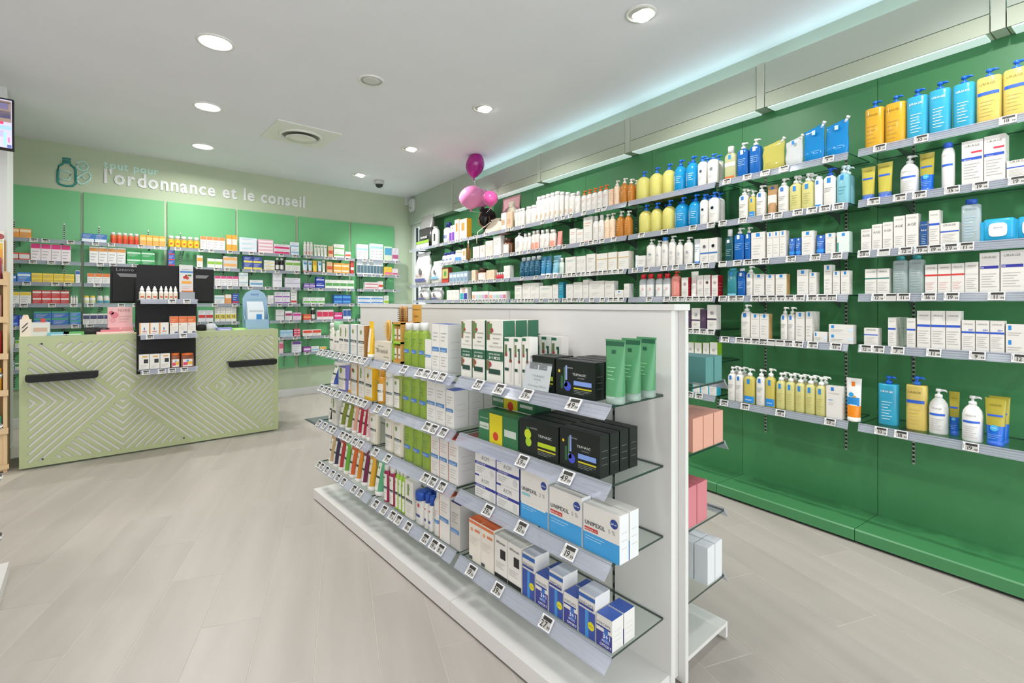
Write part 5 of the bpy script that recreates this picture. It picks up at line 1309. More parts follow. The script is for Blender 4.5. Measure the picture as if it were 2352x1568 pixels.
GZ = [1.105, 0.843, 0.582, 0.278]
GYF = -.311
MOD = {'far': (2.795, 3.66), 'middle': (1.895, 2.76), 'near': (0.998, 1.86)}
GOND = {
 ('far', 0): ([738, 750, 764, 778, 790, 802, 815, 826, 838], [('k2', 755, 764, 741), ('k1', 765, 777, 738), ('kx', 778, 801, 746, 2), ('kb2', 803, 820, 745), ('kb3', 821, 839, 747), ('yt', 840, 850, 738)]),
 ('far', 1): ([740, 750, 757, 768, 780, 798, 810, 818, 829, 839], [('ta1', 751, 771, 825), ('k4', 773, 796, 829), ('jo', 797, 804, 874), ('kb4', 805, 822, 836), ('kx', 823, 837, 838), ('ky2', 838, 855, 845)]),
 ('far', 2): ([734, 747, 760, 768, 788, 797, 805, 818, 830], [('tg1', 750, 761, 905), ('kx', 762, 772, 908), ('tb1', 773, 801, 916, 2), ('tc1', 803, 814, 926), ('td1', 815, 837, 930, 2), ('te1', 838, 846, 936), ('k7', 847, 863, 943)]),
 ('far', 3): ([732, 742, 753, 766, 779, 792, 816, 830], [('t1', 750, 761, 996), ('t2', 761, 771, 1001), ('t3', 772, 783, 1004), ('t4', 784, 795, 1011), ('t5', 796, 809, 1021), ('t6', 810, 823, 1027), ('t7', 824, 837, 1034), ('t8', 838, 852, 1041), ('t9', 853, 872, 1049)]),
 ('middle', 0): ([889, 931, 967, 982, 1000, 1018], [('yb', 860, 897, 785), ('dg', 924, 940, 741), ('dg', 941, 957, 742), ('dg', 958, 975, 741), ('dw', 976, 991, 779), ('du', 992, 1029, 744, 2)]),
 ('middle', 1): ([871, 893, 984, 999, 1021], [('os', 862, 876, 846), ('k2', 882, 899, 853), ('k3', 901, 919, 855), ('dg', 921, 979, 852, 3), ('du', 980, 1023, 878, 2), ('du', 1024, 1043, 896, 1, 2)]),
 ('middle', 2): ([865, 893, 980, 997, 1018], [('k7', 881, 922, 958, 2), ('dg', 924, 988, 968, 3), ('dr', 989, 1029, 1000, 2), ('dr', 1030, 1053, 1010, 1, 1)]),
 ('middle', 3): ([866, 885, 904, 918, 940, 980, 1000, 1015], [('k5', 878, 889, 1066), ('k5', 891, 904, 1072), ('k6', 905, 929, 1078, 3), ('kx', 930, 949, 1104), ('hs', 951, 970, 1128, 1, 1), ('hs', 971, 991, 1138, 2, 1), ('hw', 993, 1008, 1132), ('do', 1009, 1033, 1137), ('dv', 1035, 1057, 1156)]),
 ('near', 0): ([(1102, ('23', '50')), (1150, ('34', '90')), (1213, ('59', '99')), (1321, ('49', '99'))],
               [('kw', 1059, 1084, 735, 1, 1), ('kw', 1085, 1114, 735, 1, 1), ('kw', 1117, 1156, 736, 1, 2), ('ks', 1158, 1180, 775), ('ks', 1181, 1198, 776), ('ks', 1199, 1217, 774), ('ks', 1222, 1290, 772, 3, 0, 1, .22), ('tg', 1222, 1274, 818, 1, 1), ('tr', 1276, 1368, 829, 1, 3), ('gt', 1377, 1424, 780, 1, 2)]),
 ('near', 1): ([(1203, ('59', '99')), (1305, ('49', '99'))],
               [('gy', 1099, 1190, 953), ('tg', 1192, 1283, 970, 1, 3), ('tr', 1285, 1379, 990, 1, 3)]),
 ('near', 2): ([(1124, ('29', '90')), (1201, ('10', '90')), (1311, ('19', '99'))],
               [('am', 1091, 1139, 1043, 1, 0, 2), ('am', 1140, 1193, 1063, 1, 0, 2), ('u2', 1195, 1259, 1083, 1, 1), ('u5', 1261, 1337, 1130, 1, 1), ('u5', 1339, 1424, 1170, 1, 1)]),
 ('near', 3): ([(1086, ('19', '90')), (1147, ('39', '90')), (1258, ('27', '99'))],
               [('og', 1077, 1134, 1203, 2), ('ef', 1136, 1198, 1243, 2), ('ft', 1200, 1229, 1272), ('fs', 1230, 1259, 1323, 1, 1), ('ft', 1261, 1294, 1316), ('fs', 1295, 1327, 1366, 1, 1), ('ft', 1329, 1368, 1362), ('fs', 1369, 1407, 1416, 1, 1)]),
}
for (mod, r_), (tg, its) in GOND.items():
    y0, y1 = MOD[mod]
    ph_ = RN7[r_] if r_ < 3 else 'bottom shelf'
    ph_ += ' of ' + mod + ' gondola module'
    shelf(GF, -y1, -y0, GZ[r_], GYF, -.004, ph_, tg, hh=.042, out=.036, brackets=False, tw=.056, th=.048, group='glass shelves on the gondola')
    stock(GF, GZ[r_], GYF + .014, ph_, its)
# the upper green box of the stack and the sign in its clear holder
stock(GF, GZ[1] + .128, GYF + .115, 'stacked on green box, second gondola shelf', [('gy', 1130, 1228, 911)], group='stacked hair-care boxes')
sg = obj('price_sign', None, None, GF.pt(GF.px(1223, 860, GYF - .02)[0], GYF - .006, GZ[0] + .006), GF.phi)
sg.rotation_euler = (R(-12), 0, GF.phi)
tag(sg, 'white offer sign leaning in a clear holder on the gondola', 'sign')
mb = MB()
mb.box(-.07, .07, 0, .0012, 0, .118, M('#eceae8', .5))
for q, (t, v, sz) in enumerate((('1 TRIPHASIC', .048, .012), ('Acheté', .036, .012), ('+', .024, .012), ('1 Fortissia Offert', .010, .013))):
    mb.text(t, .005, v, sz, M('#4a4a4c'), y=-.0006)
for u in (-.026, .026):
    mb.box(u - .022, u + .022, -.0008, 0, .078, .104, M('#26302c'))
    mb.box(u + .004, u + .018, -.001, 0, .084, .088, M('#7f8f9a'))
mb.build('card', sg)
mb = MB()
mb.box(-.074, .074, -.002, -.0012, -.004, .12, M('#e8ecee', .08, clear=.85))
mb.box(-.074, .074, -.002, .006, -.006, -.003, M('#e8ecee', .08, clear=.85))
mb.build('holder', sg)
# rear side of the gondola
style('rk', 'carton', 'gift_box', 'carton', 'teal and kraft gift box', c='#4f827f', side='#5b8f8c', top='#4f7f80', d=.066, pr=[('b', .0, .86, .08, .86, '#3f7470'), ('l', .08, .8, .15, .78, 8, '#6fa09a')])
style('rp', 'carton', 'gift_box', 'carton', 'salmon pink gift box', c='#dba08e', side='#dca592', top='#d79b8a', d=.08, pr=[('b', .88, 1, 0, 1, '#c08a4a'), ('l', .08, .8, .15, .78, 6, '#e6b8a8')])
style('rr', 'carton', 'gift_box', 'carton', 'rose pink gift box', c='#c9707a', side='#d08088', top='#c96f78', d=.08, pr=[('b', .88, 1, 0, 1, '#b98a5a'), ('l', .08, .8, .15, .78, 6, '#dda0a4')])
style('rw', 'carton', 'carton', 'carton', 'white and blue hygiene carton', c='#e2e6ea', side='#e0e2e4', d=.06, pr=[('b', .1, .9, .5, .9, '#4f9ad0'), ('b', .1, .5, .08, .3, '#3a3a3a')])
RZ = [1.113, .85, .558, .277]
for r_, z in enumerate(RZ):
    for k, (y0, y1) in enumerate(((.998, 1.86), (1.895, 2.76), (2.795, 3.66))):
        if k:
            continue
        ph_ = (RN7[r_] if r_ < 3 else 'bottom shelf') + ' on rear side of gondola'
        shelf(GR, y0 - .012, y1, z, -.35, -.004, ph_, [], hh=.042, out=.036, brackets=False, group='glass shelves on the gondola')


def rear(code, y0, n, w, h, z, offs, phrase):
    kind, name, cat, desc, o = S[code]
    for i in range(n):
        for r_, off in enumerate(offs):
            ps = parts_of(kind, w, h, o, code)
            lab = desc + (', nearest' if i == 0 else ', next behind nearest' if i == 1 else ', third behind nearest') + (', outer row', ', middle row', ', inner row')[r_] + ', ' + phrase
            place(ps, name, GR.pt(y0 + w / 2 + i * (w + .004), -.35 + off, z), GR.phi, lab, cat, 'boxes on the rear of the gondola')


rear('rk', .99, 2, .17, .107, RZ[0], (.012, .085), 'top rear gondola shelf')
rear('rp', .99, 2, .12, .134, RZ[1], (.002, .088, .174), 'second rear gondola shelf')
rear('rr', .99, 2, .14, .16, RZ[2], (.14, .225), 'third rear gondola shelf')
rear('rw', .99, 3, .06, .155, RZ[3], (.01, .075), 'bottom rear gondola shelf')
# counter display of small boxes with brushes on the gondola
dsx = GF.px(911, 780, GYF + .02)[0]
ds = obj('brush_display', None, None, GF.pt(dsx, GYF + .02, GZ[0]), GF.phi)
tag(ds, 'green and kraft display stand of brushes and soap boxes on gondola', 'display')
KRAFT = M('#c99a4a', .6)
mb = MB()
mb.box(-.055, -.045, 0, .12, 0, .23, M('#8fbf3c', .5))
mb.box(.045, .055, 0, .12, 0, .23, KRAFT)
for z in (0.0, .11, .22):
    mb.box(-.055, .055, 0, .12, z, z + .012, M('#9cc83f', .5) if z == .11 else KRAFT)
mb.box(-.055, .055, .115, .12, 0, .23, KRAFT)
mb.build('stand', ds)
mb = MB()
mb.box(.0, .1, .10, .103, .232, .33, M('#d3a24c', .6))
mb.text('Botanical care', .05, .30, .012, M('#5a4a2a'), y=.0992, bold=1)
mb.text("J'adore!", .05, .26, .018, M('#5a4a2a'), y=.0992)
mb.build('kraft_card', ds)
for k, x in enumerate((-.03, .015)):
    for z in (.013, .123):
        mb = MB()
        mb.box(x - .018, x + .018, .01, .09, z, z + .085, M('#c79556', .55))
        mb.box(x - .011, x + .011, .0085, .011, z + .012, z + .07, M('#e4dfd2'))
        mb.box(x - .01, x + .01, .008, .0086, z + .03, z + .036, M('#2f5a44'))
        mb.build('soap_box', ds)
for k, x in enumerate((-.035, .012)):
    mb = MB()
    mb.loft([ring(.233, .014, .012, 2, 10, cx=x, cy=.05), ring(.27, .018, .012, 2, 10, cx=x, cy=.05), ring(.31, .017, .012, 2, 10, cx=x, cy=.05), ring(.322, .01, .008, 2, 10, cx=x, cy=.05)], M('#b98a4f', .5))
    for r_ in range(7):
        for q in range(5):
            zz = .24 + r_ * .011
            an = -math.pi / 2 + (q - 2) * .8
            mb.tube([(x + math.cos(an) * .014, .05 + math.sin(an) * .012, zz), (x + math.cos(an) * .028, .05 + math.sin(an) * .022, zz)], .0016, BLACK, 4)
    mb.build('brush', ds)
wb = obj('wooden_brush', None, None, GF.pt(GF.px(886, 760, GYF + .08)[0], GYF + .1, GZ[0] + .0), GF.phi)
tag(wb, 'pale wooden hairbrush standing behind the cream gift box', 'brush')
mb = MB()
mb.loft([ring(z, a, .009, 2.4, 14) for z, a in ((0, .008), (.1, .009), (.13, .022), (.17, .03), (.21, .026), (.235, .008))], M('#d8a850', .5))
mb.build('handle', wb)
mb = MB()
for r_ in range(8):
    for q in range(5):
        if abs(q - 2) <= 2 - (r_ in (0, 7)):
            mb.tube([((q - 2) * .009, -.009, .135 + r_ * .012), ((q - 2) * .010, -.026, .135 + r_ * .012)], .0018, M('#e0b864', .5), 4)
mb.build('bristles', wb)
# dark mat on the floor beyond
mb = MB()
mb.box(2.05, 3.0, 5.3, 6.27, 0.0005, .012, noisy('mat_fibre', '#5f6866', '#6d7674', 60, .9))
mb.box(2.03, 3.02, 5.28, 6.29, 0.0004, .006, M('#4f5655', .8))
tag(mb.build('floor_mat'), 'dark grey floor mat beyond the gondola', 'mat')

# ------------------------------------------------------------------ counter with slotted front
ct = obj('counter', None, None, (.587, 5.95, 0))
tag(ct, 'pale green sales counter with chevron-slotted front panel', 'counter')
CX0, CX1, CZ1 = -.456, 1.63, 1.155


def cpart(name, me):
    o = obj(name, me, ct)
    o.location = (-.587, -5.95, 0)
    return o


c1x, c2x, cv = .244, .958, .575
mL, mR, mB, mT = -.398, 1.582, .06, 1.094
hwid = .0105
slots = []
q2 = math.sqrt(.5)


def chevron(ax, az, d1, d2, t1, t2):
    """legs of t (horizontal run) along the unit diagonals d1, d2"""
    L1, L2 = t1 / q2, t2 / q2
    A_ = Vector((ax, az))
    d1, d2 = Vector(d1) * q2, Vector(d2) * q2
    slots.append([A_ + d1 * L1 - d2 * hwid, A_ - (d1 + d2) * hwid, A_ + d2 * L2 - d1 * hwid, A_ + d2 * L2 + d1 * hwid, A_ + (d1 + d2) * hwid, A_ + d1 * L1 + d2 * hwid])


def straight(x0, z0, d, t):
    d = Vector(d) * q2
    nrm = Vector((-d.y, d.x))
    A_ = Vector((x0, z0))
    B_ = A_ + d * (t / q2)
    slots.append([A_ + nrm * hwid, A_ - nrm * hwid, B_ - nrm * hwid, B_ + nrm * hwid])


k = 0
while True:
    ax = c1x - .061 - .068 * k
    if ax < mL + .03:
        break
    t = min(ax - mL, mT - cv, cv - mB)
    chevron(ax, cv, (-1, 1), (-1, -1), t, t)
    k += 1
for k in range(10):
    ax = c1x + .051 + .0697 * k
    chevron(ax, cv, (1, 1), (1, -1), min(mR - ax, mT - cv), min(mR - ax, cv - mB))
for sg_ in (1, -1):
    lim = mT - cv if sg_ > 0 else cv - mB
    k = 0
    while True:
        a = .062 + .068 * k
        t = (a - .012) / 2
        if a <= lim:
            if t > .02:
                chevron(c1x, cv + sg_ * a, (-1, -sg_), (1, -sg_), t, t)
        else:
            t0 = a - lim
            if t - t0 < .018:
                break
            for sx in (-1, 1):
                straight(c1x + sx * t0, cv + sg_ * lim, (sx, -sg_), t - t0)
        k += 1
k = 0
lim = mR - c2x
while True:
    a = .075 + .068 * k
    t = (a - .03) / 2
    if a <= lim:
        if t > .015:
            chevron(c2x + a, cv, (-1, 1), (-1, -1), t, t)
    else:
        t0 = a - lim
        if t - t0 < .018:
            break
        for sz in (-1, 1):
            lt = min(t, (mT - cv) if sz > 0 else (cv - mB))
            if lt - t0 > .018:
                straight(c2x + lim, cv + sz * t0, (-1, sz), lt - t0)
    k += 1
cu = bpy.data.curves.new('front', 'CURVE')
cu.dimensions = '2D'
cu.fill_mode = 'BOTH'
cu.extrude = .005
for pts in [[(CX0, .016), (CX1, .016), (CX1, CZ1), (CX0, CZ1)]] + slots:
    sp = cu.splines.new('POLY')
    sp.points.add(len(pts) - 1)
    for a, b_ in zip(sp.points, pts):
        a.co = (b_[0], b_[1], 0, 1)
    sp.use_cyclic_u = True
tmp = bpy.data.objects.new('tmp', cu)
COL.objects.link(tmp)
dg = bpy.context.evaluated_depsgraph_get()
me = bpy.data.meshes.new_from_object(tmp.evaluated_get(dg))
bpy.data.objects.remove(tmp)
me.name = 'front_panel'
for v in me.vertices:
    v.co = (v.co.x, 5.955 - v.co.z, v.co.y)
me.flip_normals()
me.materials.clear()
me.materials.append(LIMEPAINT)
cpart('front_panel', me)
mb = MB()
mb.box(CX0 + .004, CX1 - .004, 5.9602, 5.9698, .02, CZ1 - .02, M('#d8d4ce', .6))
cpart('backing_board', mb.mesh('backing_board'))
mb = MB()
mb.box(CX0, CX1, 5.970, 6.55, CZ1 - .018, CZ1, LIMEPAINT)
cpart('counter_top', mb.mesh('counter_top'))
for x in (CX0 + .012, CX1 - .03):
    mb = MB()
    mb.box(x, x + .018, 5.996, 6.53, .016, CZ1 - .019, LIMEPAINT)
    cpart('side_panel', mb.mesh('side_panel'))
mb = MB()
mb.box(CX0 + .06, CX1 - .06, 6.03, 6.45, 0, .016, DARK)
cpart('foot', mb.mesh('foot'))
mb = MB()
for x, z in ((-.315, 1.09), (-.31, .075), (.73, .075)):
    mb.loft([[(x + .008 * math.cos(t), yy, z + .008 * math.sin(t)) for t in (2 * math.pi * i / 10 for i in range(10))] for yy in (5.951, 5.947)], M('#2f3a2c', .6))
cpart('screw_heads', mb.mesh('screw_heads'))
for x0, x1 in ((-.411, .064), (1.108, 1.584)):
    mb = MB()
    w = x1 - x0
    mb.box(x0, x1, 5.83, 5.949, .822, .826, BLACK)
    pts = [(x0 + .025, .768), (x1 - .025, .768), (x1 - .008, .775), (x1, .79), (x1, .822), (x0, .822), (x0, .79), (x0 + .008, .775)]
    mb.prism(pts, 1, 5.826, 5.83, BLACK)
    cpart('bag_ledge', mb.mesh('bag_ledge'))

# display stand in front of the counter
STY = 5.80
stand = obj('display_stand', None, None, (.576, STY + .02, .77))
tag(stand, 'tall black display board with three acrylic ledges on the counter', 'display stand')


def spart(name, mb, par=None):
    o = mb.build(name, par or stand)
    if par is None:
        o.location = (-.576, -STY - .02, -.77)
    return o


mb = MB()
pts = [(.339, .775), (.813, .775), (.813, 1.80), (.797, 1.816), (.355, 1.816), (.339, 1.80)]
mb.prism(pts, 1, STY + .012, STY + .03, BLACK)
mb.box(.42, .73, STY + .03, 5.9495, .9, 1.0, BLACK)
spart('back_board', mb)
LZ = []
for y_ in (688, 768, 847):
    LZ.append(CT.px(380, y_, -.25)[1])
for i, z in enumerate(LZ):
    mb = MB()
    mb.box(.345, .818, STY - .11, STY + .011, z - .005, z, ACRYL)
    mb.prism([(STY - .11, z + .006), (STY - .113, z + .006), (STY - .125, z - .04), (STY - .122, z - .04)], 0, .36, .81, RAIL)
    led = spart('ledge', mb)
    for j, x in enumerate(((.60, .72), (.43, .69), (.40, .52, .60, .70))[i]):
        o = obj('price_tag', price_tag(PR[(i * 2 + j) % 8], .06, .042), led, (x, STY - .117, z + .002))
        o.rotation_euler = (R(-14), 0, 0)
DS = St(0, STY, 0)
style('dp', 'drop', 'dropper_bottle', 'bottle', 'small white dropper bottle')
style('fw', 'carton', 'carton', 'carton', 'white vitamin carton with orange edge', c='#e6e2da', d=.06, pr=[('b', 0, .12, .1, 1, '#e6a04a'), ('b', .42, .56, .4, .62, '#5a86b8'), ('b', .3, .75, .26, .33, '#c8503a'), ('l', .25, .8, .1, .2, 2, '#9ab4c8')])
style('fo', 'carton', 'carton', 'carton', 'white carton with orange upper half', c='#e8e2d8', d=.06, pr=[('b', 0, 1, .64, 1, '#dd7038'), ('l', .1, .7, .7, .85, 2, '#f2cdb4'), ('b', .1, .2, .5, .58, '#dd7038'), ('l', .1, .9, .2, .45, 4, '#c8c4bc'), ('b', .55, .95, .06, .14, '#4a5a7a')])
style('fb', 'carton', 'carton', 'carton', 'white carton with black square', c='#e4e1da', d=.06, pr=[('b', .3, .8, .82, .9, '#e0a03a'), ('b', .45, .88, .45, .7, '#1c1e20'), ('l', .12, .8, .12, .35, 3, '#b4b0a8'), ('b', 0, 1, 0, .06, '#1a1c1e')])
style('fj', 'bottle', 'candy_jar', 'jar', 'square jar of sweets with orange lid', c='#8a4a2a', cc='#e2702c', e=5, cap=.14, cw=.95, sh=.02, d=.06, lab=('#e6e0da', .1, .7, .98), pr=[('b', .15, .5, .2, .45, '#d8456a'), ('b', .5, .85, .25, .5, '#e6b43a'), ('o', .5, .55, .1, '#4f9fd0')])
stock(DS, LZ[0], -.10, 'top ledge of black stand', [('dp', 319, 363, 657, 3), ('dp', 365, 409, 657, 4)])
stock(DS, LZ[1], -.10, 'middle ledge of black stand', [('fw', 320, 388, 741, 3), ('fo', 390, 450, 726, 3)])
stock(DS, LZ[2], -.10, 'lowest ledge of black stand', [('fb', 319, 391, 813, 3), ('fj', 393, 414, 811), ('fj', 416, 446, 811)])
lf = obj('leaflet_holder', None, None, DS.pt(DS.px(430, 680, -.08)[0], -.09, LZ[0]), 0)
tag(lf, 'grey leaflet holder with cherry vitamin leaflet on black stand', 'holder')
mb = MB()
mb.box(-.062, .062, 0, .05, 0, .075, M('#a9acb0', .4), front=M('#9b9ea2', .4))
mb.build('tray', lf)
mb = MB()
mb.box(-.06, .055, .052, .058, .02, .345, M('#cfcfcd', .35))
pr_ = [('t', .5, .84, .7, 'ACEROL C', '#4a4a4c', 0), ('b', .03, .97, .76, .81, '#3f7fc0'), ('o', .36, .62, .12, '#b52a22'), ('o', .56, .6, .12, '#c83a2a'), ('o', .48, .67, .1, '#a8241e'), ('b', .6, .85, .66, .71, '#4a7a3a'), ('b', .15, .85, .43, .51, '#e8a03a'), ('l', .15, .8, .26, .36, 2, '#a0a0a0'), ('b', .2, .85, .12, .17, '#5a94c8')]
lb = MB()
prints(lb, pr_, .115, .325, .02, yf=lambda x: .0513)
mb.build('leaflet', lf)
lb.build('leaflet_print', lf)
mb = MB()
mb.box(-.04, .05, -.001, .045, .078, .09, M('#d8733a', .5))
mb.build('cards', lf)


def monitor(x0, x1, yy, z0, z1, label, logo):
    root = obj('monitor', None, None, ((x0 + x1) / 2, yy, CZ1), 0)
    tag(root, label, 'monitor', 'monitors on the counter')
    w, zb = x1 - x0, CZ1
    cx = 0
    BK = M('#0b0b0c', .7)
    mb = MB()
    mb.prism([(-w / 2, z0 - zb), (w / 2, z0 - zb), (w / 2, z1 - zb), (-w / 2, z1 - zb)], 1, .022, .032, BK)
    mb.prism([(-w / 2 + .02, z0 - zb + .02), (w / 2 - .02, z0 - zb + .02), (w / 2 - .02, z1 - zb - .06), (-w / 2 + .02, z1 - zb - .06)], 1, .0, .022, M('#101011', .75))
    mb.build('casing', root)
    mb = MB()
    v = [(-w / 2 + .05, -.0008, z1 - zb - .07), (w / 2 - .05, -.0008, z1 - zb - .07), (w / 2 - .08, -.0008, z1 - zb - .105), (-w / 2 + .08, -.0008, z1 - zb - .105)]
    mb.face(v[::-1], M('#77777a', .6))
    mb.build('vent_grille', root)
    if logo:
        mb = MB()
        mb.text('Lenovo', -w / 2 + .045, z1 - zb - .045, .045, M('#8a8a8c', .5), y=.021, align=0)
        mb.build('logo', root)
    mb = MB()
    mb.box(-.03, .03, -.02, .0, .02, (z0 + z1) / 2 - zb + .05, BK)
    mb.box(-.1, .1, -.09, .09, .0, .012, BK)
    mb.build('foot', root)


MZ1, MZ0 = CT.px(283, 612, .41)[1], CT.px(283, 696, .41)[1]
xa = CT.px(253, 650, .41)[0]
monitor(xa, xa + .46, 6.36, MZ0, MZ1, 'black monitor seen from behind, left of black display stand', True)
xc = CT.px(492, 650, .41)[0]
monitor(xc - .4, xc, 6.36, MZ0, CT.px(470, 618, .41)[1], 'black monitor seen from behind, right of black display stand', False)

# things lying on the counter
dsp = obj('blister_dispenser', None, None, (CT.px(591, 750, .12)[0], 6.07, CZ1))
tag(dsp, 'translucent blue toothbrush-style dispenser on right end of counter', 'dispenser')
BLU = M('#a9cbe2', .2, clear=.35)
W2 = CT.px(620, 750, .1)[0] - CT.px(563, 750, .1)[0]
HT = CT.px(591, 665, .12)[1] - CZ1
mb = MB()
prof = [(-W2 / 2, 0), (W2 / 2, 0), (W2 / 2, HT * .78), (W2 * .38, HT * .92), (W2 * .15, HT), (-W2 * .15, HT), (-W2 * .38, HT * .92), (-W2 / 2, HT * .78)]
mb.prism(prof, 1, .1, .106, BLU)
mb.box(-W2 / 2, W2 / 2, 0, .1, 0, .012, BLU)
mb.prism([(0, .012), (.1, .012), (.1, HT * .72), (.06, HT * .4), (.0, HT * .25)], 0, -W2 / 2, -W2 / 2 + .006, BLU)
mb.prism([(0, .012), (.1, .012), (.1, HT * .72), (.06, HT * .4), (.0, HT * .25)], 0, W2 / 2 - .006, W2 / 2, BLU)
mb.box(-W2 / 2, W2 / 2, 0, .004, .012, HT * .25, BLU)
mb.build('shell', dsp)
for i in range(4):
    mb = MB()
    y0 = .02 + i * .018
    mb.box(-W2 * .36, W2 * .3, y0, y0 + .008, .014, HT * (.52 + .06 * i), M('#dfe6ea', .3))
    if i == 0:
        mb.box(-W2 * .02, W2 * .2, y0 - .004, y0, HT * .22, HT * .38, M('#2f86c8', .35))
        mb.box(-W2 * .3, W2 * .26, y0 - .001, y0, HT * .44, HT * .48, M('#b9c4cc', .4))
        mb.box(-W2 * .28, W2 * .26, y0 - .001, y0, HT * .06, HT * .16, M('#aebfcb', .4))
    mb.build('blister_pack', dsp)
mb = MB()
mb.text('easy', 0, HT * .86, .045, M('#5a7ab0'), y=.099, bold=1)
mb.text('voyage sens', 0, HT * .74, .03, M('#8fa8c0'), y=.099, bold=1)
mb.build('lettering', dsp)
bx = obj('tester_box', None, None, (CT.px(82, 760, .08)[0], 6.03, CZ1))
tag(bx, 'cream lip-balm box with brochures on left end of counter', 'box')
mb = MB()
mb.box(-.1, -.03, 0, .07, 0, .15, M('#e6d9c8', .5))
mb.box(-.03, .09, .0, .09, 0, .12, M('#dcdcd4', .4, clear=.1))
mb.prism([(-.09, .15), (-.04, .15), (-.05, .19), (-.08, .19)], 1, .02, .024, M('#e4cdb4', .5))
for z in (.04, .075):
    mb.tube([(-.085, -.003, z), (-.05, -.003, z + .045)], .004, M('#4a4038', .5))
mb.build('carton', bx)
mb = MB()
mb.box(-.015, .075, -.001, 0, .04, .075, M('#c8a890', .5))
mb.box(.03, .06, .03, .06, .12, .155, M('#b83a34', .5))
mb.build('label', bx)
gb = obj('gift_box', None, None, (CT.px(276, 722, .18)[0], 6.13, CZ1))
tag(gb, 'pink floral gift box standing on counter left of display stand', 'box')
zz = CT.px(276, 705, .18)[1] - CZ1
mb = MB()
mb.box(-.095, .095, 0, .08, .06, zz, M('#e4b4b4', .5))
mb.build('box', gb)
mb = MB()
prints(mb, [('o', .28, .6, .16, '#d87a86'), ('o', .22, .35, .12, '#e09aa0'), ('o', .15, .72, .1, '#c86474'), ('t', .66, .78, .5, 'NUXE', '#8f6a60', 0), ('l', .45, .95, .2, .6, 3, '#c89a94')], .19, zz - .06, .06, lambda x: -.0008)
mb.build('print', gb)
mb = MB()
mb.box(-.1, .1, -.02, .1, 0, .06, M('#d99a9a', .5))
mb.box(-.005, .005, -.0208, -.02, .004, .056, M('#e8c8c4', .5))
mb.build('lower_boxes', gb)
pb = MB()
pb.box(-.16, .12, -.03, .06, 0, .022, M('#e6b9b4', .5))
pb.box(-.13, .02, -.02, .04, .022, .04, M('#dc7f8a', .5))
pb.box(-.15, .11, -.031, -.03, .006, .016, M('#f0d8d2', .5))
tag(pb.build('flat_pink_box', None, (CT.px(272, 760, .05)[0], 6.03, CZ1)), 'flat pink sample boxes lying at the counter edge', 'box')
sc = obj('card_reader', None, None, (CT.px(222, 757, .1)[0], 6.06, CZ1))
tag(sc, 'black card reader on counter left of pink boxes', 'card reader')
mb = MB()
mb.prism([(0, 0), (.12, 0), (.12, .05), (.09, .062), (0, .03)], 0, -.09, .02, BLACK)
mb.build('body', sc)
mb = MB()
mb.loft([ring(z, a, .05, 2.6, 12, cx=.05, cy=.05) for z, a in ((0, .05), (.03, .055), (.055, .04), (.06, .02))], M('#202022', .4))
mb.build('cradle', sc)
sc = obj('barcode_scanner', None, None, (CT.px(470, 752, .1)[0], 6.06, CZ1))
tag(sc, 'black and grey barcode scanner right of display stand', 'scanner')
mb = MB()
mb.loft([ring(z, a, .045, 2.6, 12, cx=-.02, cy=.05) for z, a in ((0, .04), (.03, .05), (.06, .04), (.068, .02))], BLACK)
mb.build('head', sc)
mb = MB()
mb.loft([ring(z, a, .05, 2.4, 12, cx=.07, cy=.06) for z, a in ((0, .06), (.035, .06), (.07, .035), (.075, .015))], M('#c9ccce', .3))
mb.build('cradle', sc)
for k, (px_, col, lab) in enumerate(((135, '#6fb4c8', 'teal blue leaflet lying near left counter end'), (170, '#5faa5a', 'green leaflet lying on counter beside card reader'), (515, '#9a9ad8', 'lilac leaflet lying on counter left of blue dispenser'), (548, '#8fd83a', 'neon green marker strip beside blue dispenser'))):
    mb = MB()
    X = CT.px(px_, 757, .1)[0]
    mb.box(X - .07, X + .07, 6.0, 6.12, CZ1 + .0002, CZ1 + (.028 if k != 3 else .016), M(col, .5))
    mb.box(X - .05, X + .05, 5.9993, 6.0, CZ1 + .004, CZ1 + .012, M('#e6e8e4', .5))
    tag(mb.build('leaflet'), lab, 'leaflet')

# ------------------------------------------------------------------ wall lettering and emblem
wl_ = obj('wall_lettering', None, None, (1.37, 8.049, 2.98))
tag(wl_, 'sign lettering on sage wall above the counter shelves', 'sign')


def sign_line(txt, x0, x1, z, bold, mat, thick, zs=1.0):
    w = text_width(txt, bold)
    size = (x1 - x0) / w
    pen = 0.0
    for ch in txt:
        g = GL.get((ch, bold))
        if g is None:
            pen += .32
            continue
        mb = MB()
        vs, fs, adv = g
        from collections import Counter
        ed = Counter()
        for f in fs:
            for a, b_ in zip(f, f[1:] + f[:1]):
                ed[(a, b_)] += 1
        P = lambda i, y: (vs[i][0] * size, y, vs[i][1] * size * zs)
        for f in fs:
            mb.face([P(i, -thick) for i in f], mat)
        for (a, b_) in ed:
            if (b_, a) not in ed:
                mb.face([P(a, -thick), P(a, 0), P(b_, 0), P(b_, -thick)], mat)
        o = mb.build('letter', wl_)
        o.location = (x0 + pen * size - 1.37, 0, z - 2.98)
        pen += adv


LW = M('#e6e6e6', .4)
LT = M('#c2e8e0', .5)
sign_line("l'ordonnance et le conseil", .135, 2.615, 2.976, 2, LW, .012, 1.22)
sign_line('tout pour', .14, BW.px(366, 400, 0)[0], BW.px(245, 386, 0)[1], 1, LT, .004, 1.1)
em = obj('wall_emblem', None, None, (-.13, 8.049, 3.06))
tag(em, 'teal outline drawing of medicine bottle and pills on wall', 'emblem')


